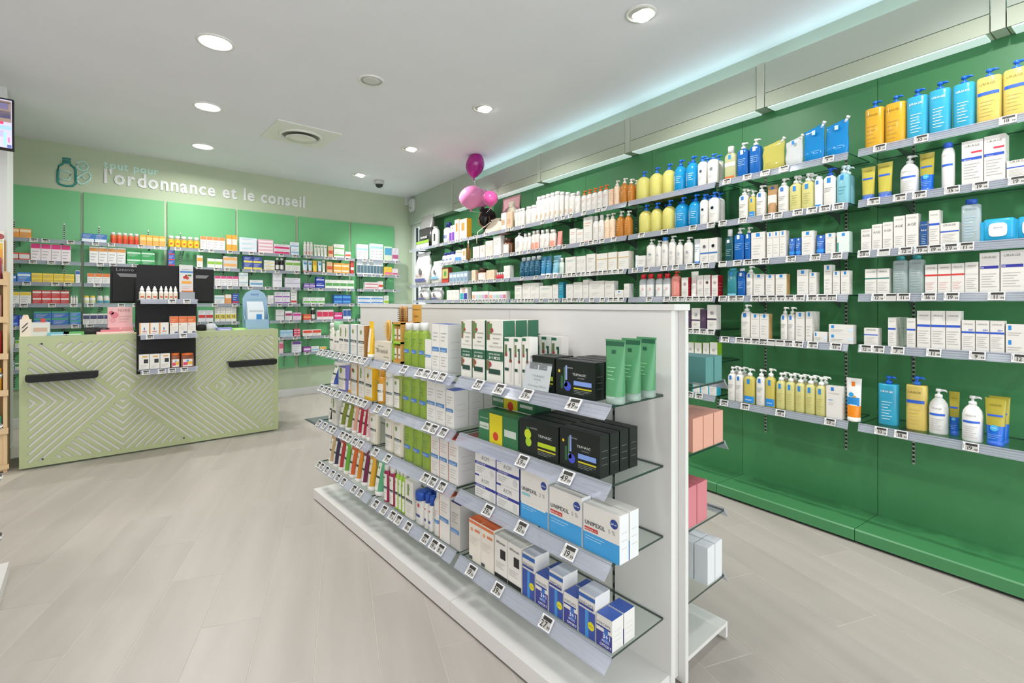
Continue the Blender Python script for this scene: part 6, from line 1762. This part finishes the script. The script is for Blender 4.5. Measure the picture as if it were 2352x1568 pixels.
def epoly(name, pts, r, mat, closed=False):
    mb = MB()
    q = [(BW.px(x, y, 0)) for x, y in pts]
    if closed:
        q = q + q[:2]
    mb.tube([(a + .13, -.002, b_ - 3.06) for a, b_ in q], r, mat, 6)
    mb.build(name, em)


TEAL = M('#2f9089', .5)
epoly('bottle_outline', [(145, 376), (135, 381), (133, 390), (132.5, 416), (137, 423), (150, 427), (167, 427), (173, 422), (174, 412), (173.5, 392), (171, 386), (161, 378)], .013, TEAL)
for y in (364, 369, 373.5):
    epoly('cap_ring', [(143, y - .8), (163, y + 1.6)], .011, TEAL)
epoly('label_outline', [(136, 391), (156, 394), (162, 398), (162, 410), (157, 414), (137, 411)], .011, LT)
epoly('tablet_outline', [(189 + 13 * math.cos(t), 381.5 + 10.5 * math.sin(t) + 1.6 * math.cos(t)) for t in (2 * math.pi * i / 16 for i in range(16))], .011, LT, True)
epoly('tablet_line', [(185, 385), (194, 379)], .011, LT)
cps = []
for i in range(24):
    t = 2 * math.pi * i / 24
    u = math.copysign(6.5, math.cos(t)) + 10 * math.cos(t)
    v = 10 * math.sin(t)
    an = R(-32)
    cps.append((193 + u * math.cos(an) - v * math.sin(an), 409.5 + u * math.sin(an) + v * math.cos(an)))
epoly('capsule_outline', cps, .011, LT, True)
epoly('capsule_line', [(188, 405), (196, 412)], .011, LT)

# ------------------------------------------------------------------ ceiling fittings
EMIT = M('#fff8ee', .4, emit=9.0, name='lamp_glow')


def add_light(name, par, kind, power, loc, rot=(0, 0, 0), size=.18, color=(1, .985, .97), spread=None, cone=None):
    ld = bpy.data.lights.new(name, kind)
    ld.energy = power
    ld.color = color
    if kind == 'AREA':
        ld.shape = 'DISK'
        ld.size = size
        if spread:
            ld.spread = spread
    else:
        ld.shadow_soft_size = size
        ld.spot_size = cone or R(120)
        ld.spot_blend = 1.0
    o = bpy.data.objects.new(name, ld)
    COL.objects.link(o)
    o.parent = par
    o.location = loc
    o.rotation_euler = rot
    return o


def circ(r, z, n=28):
    return [(r * math.cos(2 * math.pi * i / n), r * math.sin(2 * math.pi * i / n), z) for i in range(n)]


def downlight(x, y, label, gain=1.0):
    root = obj('downlight', None, None, (x, y, CEIL))
    tag(root, label, 'ceiling light', 'round ceiling downlights')
    mb = MB()
    mb.loft([circ(.128, -.0006), circ(.128, -.005), circ(.108, -.008), circ(.106, -.002)], M('#f0efec', .4), caps=False)
    mb.build('trim_ring', root)
    mb = MB()
    mb.loft([circ(.106, -.001), circ(.106, -.003)][::-1], EMIT)
    mb.build('diffuser', root)
    add_light('lamp', root, 'AREA', DOWN_W * gain, (0, 0, -.012), size=.2, spread=R(165))


def spotlight(x, y, label, gain=1.0):
    root = obj('spotlight', None, None, (x, y, CEIL))
    tag(root, label, 'ceiling light', 'tilted ceiling spotlights')
    mb = MB()
    mb.loft([circ(.105, -.0006), circ(.105, -.006), circ(.085, -.008), circ(.083, -.001)], M('#e9e9e6', .4), caps=False)
    mb.loft([circ(.083, -.0012), circ(.083, -.0006)][::-1], M('#b9b8b4', .5))
    mb.build('trim_ring', root)
    mb = MB()
    mb.loft([[(a * .95 + .012, b_, -.012 - a * .22) for a, b_, _ in circ(r, 0)] for r in (.066, .062)], M('#d6d5d2', .4), caps=False)
    mb.loft([[(a * .95 + .012, b_, -.010 - a * .22 + dz) for a, b_, _ in circ(.062, 0)] for dz in (.0, -.002)], EMIT)
    mb.build('lamp_head', root)
    add_light('lamp', root, 'SPOT', SPOT_W * 5.5 * gain, (.02, 0, -.03), (R(0), R(-24), 0), size=.05, cone=R(112))


for i, (x, y, lab) in enumerate(((.712, 4.197, 'large bright downlight nearest above the aisle, upper left'), (.886, 5.619, 'bright downlight above the counter front'), (1.064, 7.071, 'bright downlight nearest the back wall lettering'),
                                 (.54, 2.75, 'downlight above the aisle, outside the picture top'), (.37, 1.3, 'downlight above the camera position'), (-1.6, 3.4, 'downlight over the left aisle'))):
    downlight(x, y, lab, (1.0, 1.4, 1.45, .9, .9, 1.0)[i])
for i, (x, y, lab) in enumerate(((2.802, 1.909, 'tilted ceiling spotlight nearest the camera'), (2.963, 3.861, 'tilted ceiling spotlight left of the balloons'), (3.041, 5.468, 'small ceiling spotlight between air vent and balloons'), (3.075, 7.077, 'ceiling spotlight beside the security camera'), (2.66, .25, 'tilted ceiling spotlight over the nearest bay'), (2.5, -1.4, 'tilted ceiling spotlight behind the camera'))):
    spotlight(x, y, lab, (1.0, 1.1, 1.9, 2.2, 1.0, 1.0)[i])
# air vent
vent = obj('air_vent', None, None, (1.85, 5.85, CEIL))
tag(vent, 'square white ceiling air vent with round diffuser', 'air vent')
mb = MB()
hs_ = .345
mb.loft([[(sx * hs_, sy * hs_, -.0005) for sx, sy in ((-1, -1), (1, -1), (1, 1), (-1, 1))], [(sx * hs_, sy * hs_, -.010) for sx, sy in ((-1, -1), (1, -1), (1, 1), (-1, 1))], [(sx * (hs_ - .02), sy * (hs_ - .02), -.012) for sx, sy in ((-1, -1), (1, -1), (1, 1), (-1, 1))]][::-1], M('#f0f1ea', .5), smooth=False)
mb.build('plate', vent)
mb = MB()
mb.loft([circ(.235, -.0125), circ(.24, -.02), circ(.225, -.035), circ(.205, -.03), circ(.2, -.0125)], M('#efefe8', .45), caps=False)
mb.build('outer_ring', vent)
mb = MB()
mb.loft([circ(.198, -.0128), circ(.198, -.0124)][::-1], M('#8f8f88', .7))
mb.build('throat', vent)
mb = MB()
mb.loft([circ(.05, -.014), circ(.10, -.022), circ(.165, -.045), circ(.165, -.048), circ(.09, -.036), circ(.03, -.03)], M('#f0eee6', .45))
mb.build('cone', vent)
# loudspeaker
sp_ = obj('ceiling_speaker', None, None, (1.863, 4.025, CEIL))
tag(sp_, 'round white ceiling loudspeaker grille', 'speaker')
mb = MB()
mb.loft([circ(.115, -.0005), circ(.115, -.006), circ(.098, -.010), circ(.09, -.006)], M('#f2f1ee', .5), caps=False)
mb.build('rim', sp_)
mb = MB()
mb.loft([circ(.09, -.006), circ(.05, -.0075), circ(.001, -.008)], noisy('speaker_mesh', '#cfcecb', '#e6e5e2', 260, .6))
mb.build('grille', sp_)
# dome camera
dm = obj('dome_camera', None, None, (3.472, 7.215, CEIL))
tag(dm, 'small dome security camera on the ceiling', 'security camera')
mb = MB()
mb.loft([circ(.075, -.0005), circ(.075, -.05), circ(.07, -.06)], M('#c9c9c9', .4))
mb.build('housing', dm)
mb = MB()
mb.loft([circ(.058, -.06), circ(.055, -.08), circ(.042, -.1), circ(.02, -.113), circ(.004, -.116)], M('#2a2b30', .1))
mb.build('dome', dm)
# alarm boxes in the corner
mb = MB()
xa, za = BW.px(936, 461, -.03)
mb.prism([(xa - .04, za - .085), (xa + .035, za - .085), (xa + .04, za - .07), (xa + .04, za + .085), (xa - .04, za + .085)], 1, 7.99, 8.0495, M('#dcdedd', .4))
for k in range(4):
    mb.box(xa - .028, xa + .028, 7.988, 7.99, za - .05 + k * .03, za - .04 + k * .03, M('#b9bbba', .5))
tag(mb.build('motion_sensor'), 'small white motion sensor in the far corner', 'sensor')
al = obj('alarm_siren', None, None, RW.pt(RW.px(950, 472, -.12)[0], -.121, 0), RW.phi)
tag(al, 'white rounded alarm siren box near far corner', 'alarm')
la, lz_ = RW.px(950, 472, -.121)
mb = MB()
mb.loft([[(x * k_, y_, lz_ + zz * k_) for x, _, zz in [(.10 * math.copysign(abs(math.cos(t)) ** .5, math.cos(t)), 0, .12 * math.copysign(abs(math.sin(t)) ** .5, math.sin(t))) for t in (2 * math.pi * i / 20 for i in range(20))]] for y_, k_ in ((0, 1.0), (-.045, 1.0), (-.06, .85))][::-1], M('#d9dddd', .35))
mb.build('case', al)
mb = MB()
mb.loft([[(.0 + .012 * math.cos(t), y_, lz_ - .05 + .012 * math.sin(t)) for t in (2 * math.pi * i / 12 for i in range(12))] for y_ in (-.058, -.064)][::-1], DARK)
mb.build('lens', al)

# ------------------------------------------------------------------ balloons, mannequin head and bags on the sixth bay
def balloon(px, py, wpx, hpx, ly, col, label, lean=0.0):
    x, z = RW.px(px, py, ly)
    x2, _ = RW.px(px + wpx / 2, py, ly)
    depth = math.hypot(*RW.pt(x, ly, 0)[:2]) * math.cos(math.atan2((px - CX), FPX))
    r = wpx / 2 * depth / FPX
    h = hpx / 2 * depth / FPX
    root = obj('balloon', None, None, RW.pt(x, ly, z), RW.phi)
    tag(root, label, 'balloon', 'pink balloons above the shelves')
    mb = MB()
    rs = []
    for i in range(13):
        t = math.pi * (1 - i / 12)
        zz = h * math.cos(t)
        rr = r * math.sin(t) * (1.0 if zz > 0 else 1 - .28 * (zz / h) ** 2 * 1.1)
        rs.append(ring(zz, max(rr, .004), max(rr, .004), 2, 20, cx=-lean * zz))
    mb.loft(rs, M(col, .22, coat=.4))
    mb.build('skin', root)
    mb = MB()
    mb.loft([ring(-h - .025, .016, .016, 2, 10, cx=lean * h), ring(-h - .008, .006, .006, 2, 10, cx=lean * h), ring(-h + .008, .01, .01, 2, 10, cx=lean * h)], M(col, .4))
    mb.build('knot', root)
    return root, h, x, z


hx, hz = RW.px(1115, 470, -.22)
for args in ((1091, 380, 43, 55, -.45, '#a80f86', 'magenta balloon floating highest below the ceiling', -.2), (1084, 454, 60, 52, -.52, '#f08cc0', 'largest light pink balloon left of mannequin head', -.2), (1106, 456, 40, 44, -.27, '#e88ac0', 'middle light pink balloon behind the others', 0.0), (1126, 456, 36, 37, -.64, '#e0569f', 'small hot pink balloon right of the largest one', .1)):
    root, h, x, z = balloon(*args)
    mb = MB()
    sx = args[7] * h
    pts = []
    for i in range(7):
        t = i / 6
        pts.append((sx + (hx - x - sx) * t, (-.22 - args[4]) * t, (-h - .02) + (hz - z + h - .1) * t))
    mb.tube(pts, .0022, M('#e8e4ea', .5), 5)
    mb.build('ribbon', root)
zs = ZR[0]
mx = RW.px(1112, 500, -.24)[0]
mh = obj('mannequin_head', None, None, RW.pt(mx, -.2, zs), RW.phi + R(42))
tag(mh, 'black mannequin head wearing a knotted black headscarf', 'mannequin head')
mb = MB()
mb.loft([ring(z, a, b_, 2, 18, cx=cx_) for z, a, b_, cx_ in ((0, .085, .07, -.01), (.012, .085, .07, -.01), (.035, .06, .055, -.005), (.08, .045, .05, .0), (.12, .052, .06, .0), (.15, .07, .085, -.012), (.19, .086, .098, -.018), (.24, .094, .105, -.015), (.29, .09, .1, -.01), (.33, .066, .075, 0), (.345, .03, .03, 0))], M('#0d0d0e', .3))
mb.loft([ring(.215, .012, .02, 2, 8, cx=-.085, cy=-.03), ring(.245, .006, .012, 2, 8, cx=-.09, cy=-.03)], M('#0d0d0e', .3))
mb.build('head', mh)
mb = MB()
rs = []
for k in range(22):
    t = 2 * math.pi * k / 22
    c_ = Vector((-.012 + .074 * math.cos(t), -.078, .215 + .105 * math.sin(t)))
    rs.append(c_)
mb.tube(rs + rs[:2], .012, M('#6a4524', .5), 6)
mb.build('wig_band', mh)
mb = MB()
mb.loft([ring(z, a, b_, 2, 18, cx=.005, cy=.005) for z, a, b_ in ((.255, .101, .112), (.29, .104, .114), (.33, .092, .10), (.365, .06, .07), (.38, .02, .03))], M('#1a1418', .75))
mb.loft([ring(z, a, b_, 2, 12, cx=-.055, cy=-.05) for z, a, b_ in ((.325, .02, .02), (.35, .036, .036), (.385, .034, .034), (.4, .016, .016))], M('#1a1418', .75))
mb.loft([ring(z, a, b_, 2, 12, cx=.075, cy=.03) for z, a, b_ in ((.16, .022, .03), (.22, .04, .06), (.28, .045, .07), (.33, .03, .05))], M('#1a1418', .75))
mb.build('headscarf', mh)
CANV = noisy('canvas_cloth', '#d8cbb4', '#e6dcc8', 40, .9, bump=.3)


def cloth_bag(px, py, wpx, hpx, ly, z, label, mat, cat='bag', droop=False):
    x0, _ = RW.px(px - wpx / 2, py, ly)
    x1, _ = RW.px(px + wpx / 2, py, ly)
    zt = RW.px(px, py, ly)[1]
    w, h = x1 - x0, zt - z
    root = obj('cloth_pouch', None, None, RW.pt((x0 + x1) / 2, ly, z), RW.phi)
    tag(root, label, cat, 'fabric pouches on the top shelf')
    mb = MB()
    rs = []
    for t, a in ((0, .9), (.08, 1), (.35, 1), (.6, .86), (.78, .5), (.84, .3), (.92, .4), (1, .48)):
        rs.append([(x * (1 + .06 * math.sin(9 * t + 7 * math.atan2(y, x))), y + .01 * math.sin(5 * math.atan2(y, x) + t * 8), zz) for x, y, zz in ring(t * h, w / 2 * a, .06 * a, 2.2, 18)])
    mb.loft(rs, mat)
    mb.build('pouch', root)
    mb = MB()
    mb.tube([(.5 * w * .3 * math.cos(t), -.02 + .02 * math.sin(t), h * .84) for t in (2 * math.pi * i / 12 for i in range(13))], .004, M('#efe6d4', .8), 5)
    if droop:
        mb.tube([(-.05, -.05, h * .8), (-w * .45, -.075, h * .45), (-w * .52, -.125, .03), (-w * .55, -.135, -.05), (-w * .56, -.13, -.12)], .005, M('#efe6d4', .8), 5)
    mb.build('drawstring', root)


cloth_bag(1140, 503, 46, 30, -.27, zs, 'cream canvas pouch with drawstring hanging over shelf edge', CANV, droop=True)
cloth_bag(1176, 464, 26, 30, -.15, zs, 'white drawstring pouch behind the canvas pouch', CANV)
pp_ = obj('leaning_poster', None, None, RW.pt(RW.px(1167, 480, -.06)[0], -.06, zs), RW.phi)
pp_.rotation_euler = (R(-6), 0, RW.phi)
tag(pp_, 'pink poster panel leaning on wall behind pouches', 'poster')
mb = MB()
xw = (RW.px(1187, 480, -.06)[0] - RW.px(1148, 480, -.06)[0]) / 2
zt = RW.px(1167, 450, -.06)[1] - zs
mb.box(-xw, xw, 0, .012, 0, zt, M('#d79aa2', .5))
mb.box(-xw * .9, xw * .9, -.0006, 0, zt * .05, zt * .95, M('#dba4aa', .5))
mb.box(-xw * .3, xw * .2, -.001, 0, zt * .6, zt * .66, M('#a8404a', .5))
mb.box(-xw * .5, xw * .3, -.001, 0, zt * .35, zt * .4, M('#a8404a', .5))
mb.build('board', pp_)
for k, (a, b_, yt, col, lab) in enumerate(((1153, 1165, 491, '#e6e2dc', 'white wipes packet between canvas pouch and peach pack'), (1166, 1178, 488, '#e3bfa0', 'peach cosmetics pack beside the short spray cans'))):
    x0, z1 = RW.px(a, yt, -.3)
    x1, _ = RW.px(b_, yt, -.3)
    mb = MB()
    mb.loft([[(x, y, zz) for x, y, zz in ring(t * (z1 - zs), (x1 - x0) / 2 * s_, .02 * s_ + .004, 4, 16)] for t, s_ in ((0, .9), (.06, 1), (.9, .98), (1, .9))], M(col, .4))
    mb.box(-(x1 - x0) * .3, (x1 - x0) * .3, -.0255, -.0245, (z1 - zs) * .3, (z1 - zs) * .6, M('#c8a888', .5))
    tag(mb.build('packet', None, RW.pt((x0 + x1) / 2, -.3, zs), RW.phi), lab, 'packet')
# hair switch hanging from the rail
hx_, hz_ = RW.px(1076, 552, -.37)
hs = obj('hair_piece', None, None, RW.pt(hx_, -.372, 0), RW.phi)
tag(hs, 'brown hair tress hanging from the shelf rail', 'hair piece')
zt, zb = RW.px(1076, 550, -.372)[1], RW.px(1076, 598, -.372)[1]
mb = MB()
mb.loft([ring(zt + (zb - zt) * t, a, a * .5, 2, 12) for t, a in ((1, .012), (.9, .03), (.6, .034), (.35, .026), (.2, .014))], noisy('hair_strands', '#3a2616', '#7a5028', 30, .5, (8, 8, .4)))
mb.build('tress', hs)
mb = MB()
mb.loft([ring(zt + (zb - zt) * t, a, a * .6, 2, 12) for t, a in ((.22, .015), (.12, .016), (.08, .008), (0, .005))], M('#c8c4be', .3))
mb.build('clip', hs)

# ------------------------------------------------------------------ left edge: television, wooden stand, second gondola
tv = obj('television', None, None, (-.826, 5.70, 2.9))
tv.rotation_euler = (R(4), 0, 0)
tag(tv, 'wall television showing security pictures, cut by left picture edge', 'television')
mb = MB()
mb.box(-.36, .36, 0, .04, -.205, .21, BLACK)
mb.build('casing', tv)
scr = noisy('screen_noise', '#8f8fc8', '#c9c8e6', 14, .3)
mb = MB()
E_ = lambda c, s_=.9: M(c, .3, emit=s_)
mb.face([(-.35, -.0006, -.185), (.348, -.0006, -.185), (.348, -.0006, .198), (-.35, -.0006, .198)], E_('#b9b4d8', .8))
for (a, b_, c, d_, col) in ((.2, .345, .02, .19, '#8a7568'), (.05, .2, .02, .19, '#6a6a8a'), (.24, .33, .12, .17, '#5a66a4'), (.27, .34, .05, .11, '#39406a'), (.1, .22, .05, .1, '#9a8a7a'), (.1, .3, .0, .022, '#d8305a'), (.05, .345, -.04, -.01, '#8fb8c4'), (.1, .3, -.1, -.05, '#a9a4cc'), (.05, .28, -.18, -.1, '#d4d2f0'), (.3, .315, -.17, -.06, '#8fc8d0'), (.325, .335, -.14, -.1, '#d06a9a'), (.32, .345, -.182, -.16, '#4a5a9a'), (.2, .34, .17, .18, '#4a4038')):
    mb.face([(a, -.0012, c), (b_, -.0012, c), (b_, -.0012, d_), (a, -.0012, d_)], E_(col, .8))
mb.build('screen', tv)
mb = MB()
mb.box(-.05, .05, .04, .59, -.05, .05, BLACK)
mb.build('wall_arm', tv)
ws = obj('wooden_stand', None, None, (-.70, 6.1, 0))
tag(ws, 'natural wood tiered display stand at left picture edge', 'display stand')
WOOD = noisy('birch_wood', '#d2b183', '#dfc196', 5, .55, (1, 1, .15))
WOOD2 = M('#a8824f', .6)


def wpart(name, q, mt):
    mb = MB()
    mb.box(*q, mt)
    return mb.build(name, ws)


wpart('side_post', (.145, .170, -.11, .09, 0, 1.72), WOOD)
wpart('side_post', (-.20, -.175, -.11, .09, 0, 1.72), WOOD)
wpart('back_board', (-.175, .145, .07, .085, .02, 2.0), WOOD2)
for z in (.356, .68, .993, 1.306, 1.626):
    wpart('ledge', (-.20, .178, -.13, -.112, z - .024, z + .026), WOOD)
    wpart('tier', (-.174, .144, -.11, .068, z - .02, z - .008), WOOD2)
wpart('front_board', (-.174, .144, -.1, -.09, .01, .33), WOOD)
wpart('ledge', (-.20, .182, -.126, -.112, .03, .07), WOOD)
hd = wpart('header_card', (-.175, .135, .05, .06, 1.66, 2.08), M('#e6e0d2', .4))
mb = MB()
prints(mb, [('o', .93, .88, .08, '#a8484a'), ('b', .5, .98, .42, .66, '#e8a23a'), ('b', .6, .98, .62, .74, '#e6c048'), ('b', .5, .98, .3, .42, '#dc8a4a'), ('b', .8, .98, .14, .28, '#b9d8c8'), ('l', .6, .98, .76, .82, 1, '#8fae6a')], .31, .42, 1.66, yf=lambda x: .049)
o = mb.build('header_print', ws)
o.location = (-.02, 0, 0)
SN = [('#8f3a4a', '#e6dccf', 'berry snack bag'), ('#c99a8a', '#e2d2bc', 'striped biscuit bag'), ('#a82c2c', '#3f7a4a', 'red and green sweets bag'), ('#d9a02f', '#b4c82a', 'yellow and lime sweets bag'), ('#4a9a7a', '#c8d8e0', 'green mint bag')]
for z, (c, c2, nm) in zip((1.626, 1.306, .993, .68, .356), SN):
    for k in range(2):
        mb = MB()
        hh = .22 if z != .356 else .13
        mb.loft([ring(t * hh, .06 * a, .03 * b_, 3, 16) for t, a, b_ in ((0, .95, .9), (.05, 1, 1), (.5, 1, .9), (.9, .97, .3), (1, .97, .06))], M(c, .35))
        mb.box(-.045, .045, -.0325, -.030, hh * .15, hh * .55, M(c2, .4))
        tag(mb.build('snack_bag', None, (-.70 + (.075 if k else -.07), 6.035, z - .007)), nm + ' on wooden stand, ' + ('right' if k else 'left') + ' of its pair', 'bag', 'bags on the wooden stand')
# second white gondola at the left picture edge
LG = St(-.68, 0.0, math.pi / 2)
lg = obj('gondola', None, None, (-.72, 2.8, 0))
tag(lg, 'white gondola cut off by the left picture edge', 'gondola')
mb = MB()
mb.box(.04, .40, .0, .89, .062, .078, WHITELAM)
mb.box(.386, .40, .0, .89, .012, .062, WHITELAM)
mb.box(.04, .386, .876, .89, .012, .062, WHITELAM)
mb.build('base_unit', lg)
mb = MB()
mb.box(.0, .03, .0, .88, .012, 1.4, WHITELAM)
mb.build('back_panel', lg)
for r_, z in enumerate((1.105, .843, .582, .278)):
    shelf(LG, 2.82, 3.64, z, -.30, -.01, (RN7[r_] if r_ < 3 else 'bottom shelf') + ' of left-edge gondola', [8, 2], hh=.042, out=.036, brackets=False, tw=.056, th=.048, group='glass shelves on the gondola')
    kind, name, cat, desc, o = S[('k2', 'kw', 'du', 'dr')[r_]]
    for k in range(3):
        ps = parts_of(kind, .055, .16, o, ('k2', 'kw', 'du', 'dr')[r_])
        place(ps, name, LG.pt(3.35 - k * .07, -.22, z), LG.phi, desc + ', ' + ('far end', 'second', 'third')[k] + ', ' + (RN7[r_] if r_ < 3 else 'bottom shelf') + ' of left-edge gondola', cat, 'products on the left gondola')
print('objects', len(bpy.data.objects), 'tris', sum(len(m.polygons) for m in bpy.data.meshes))
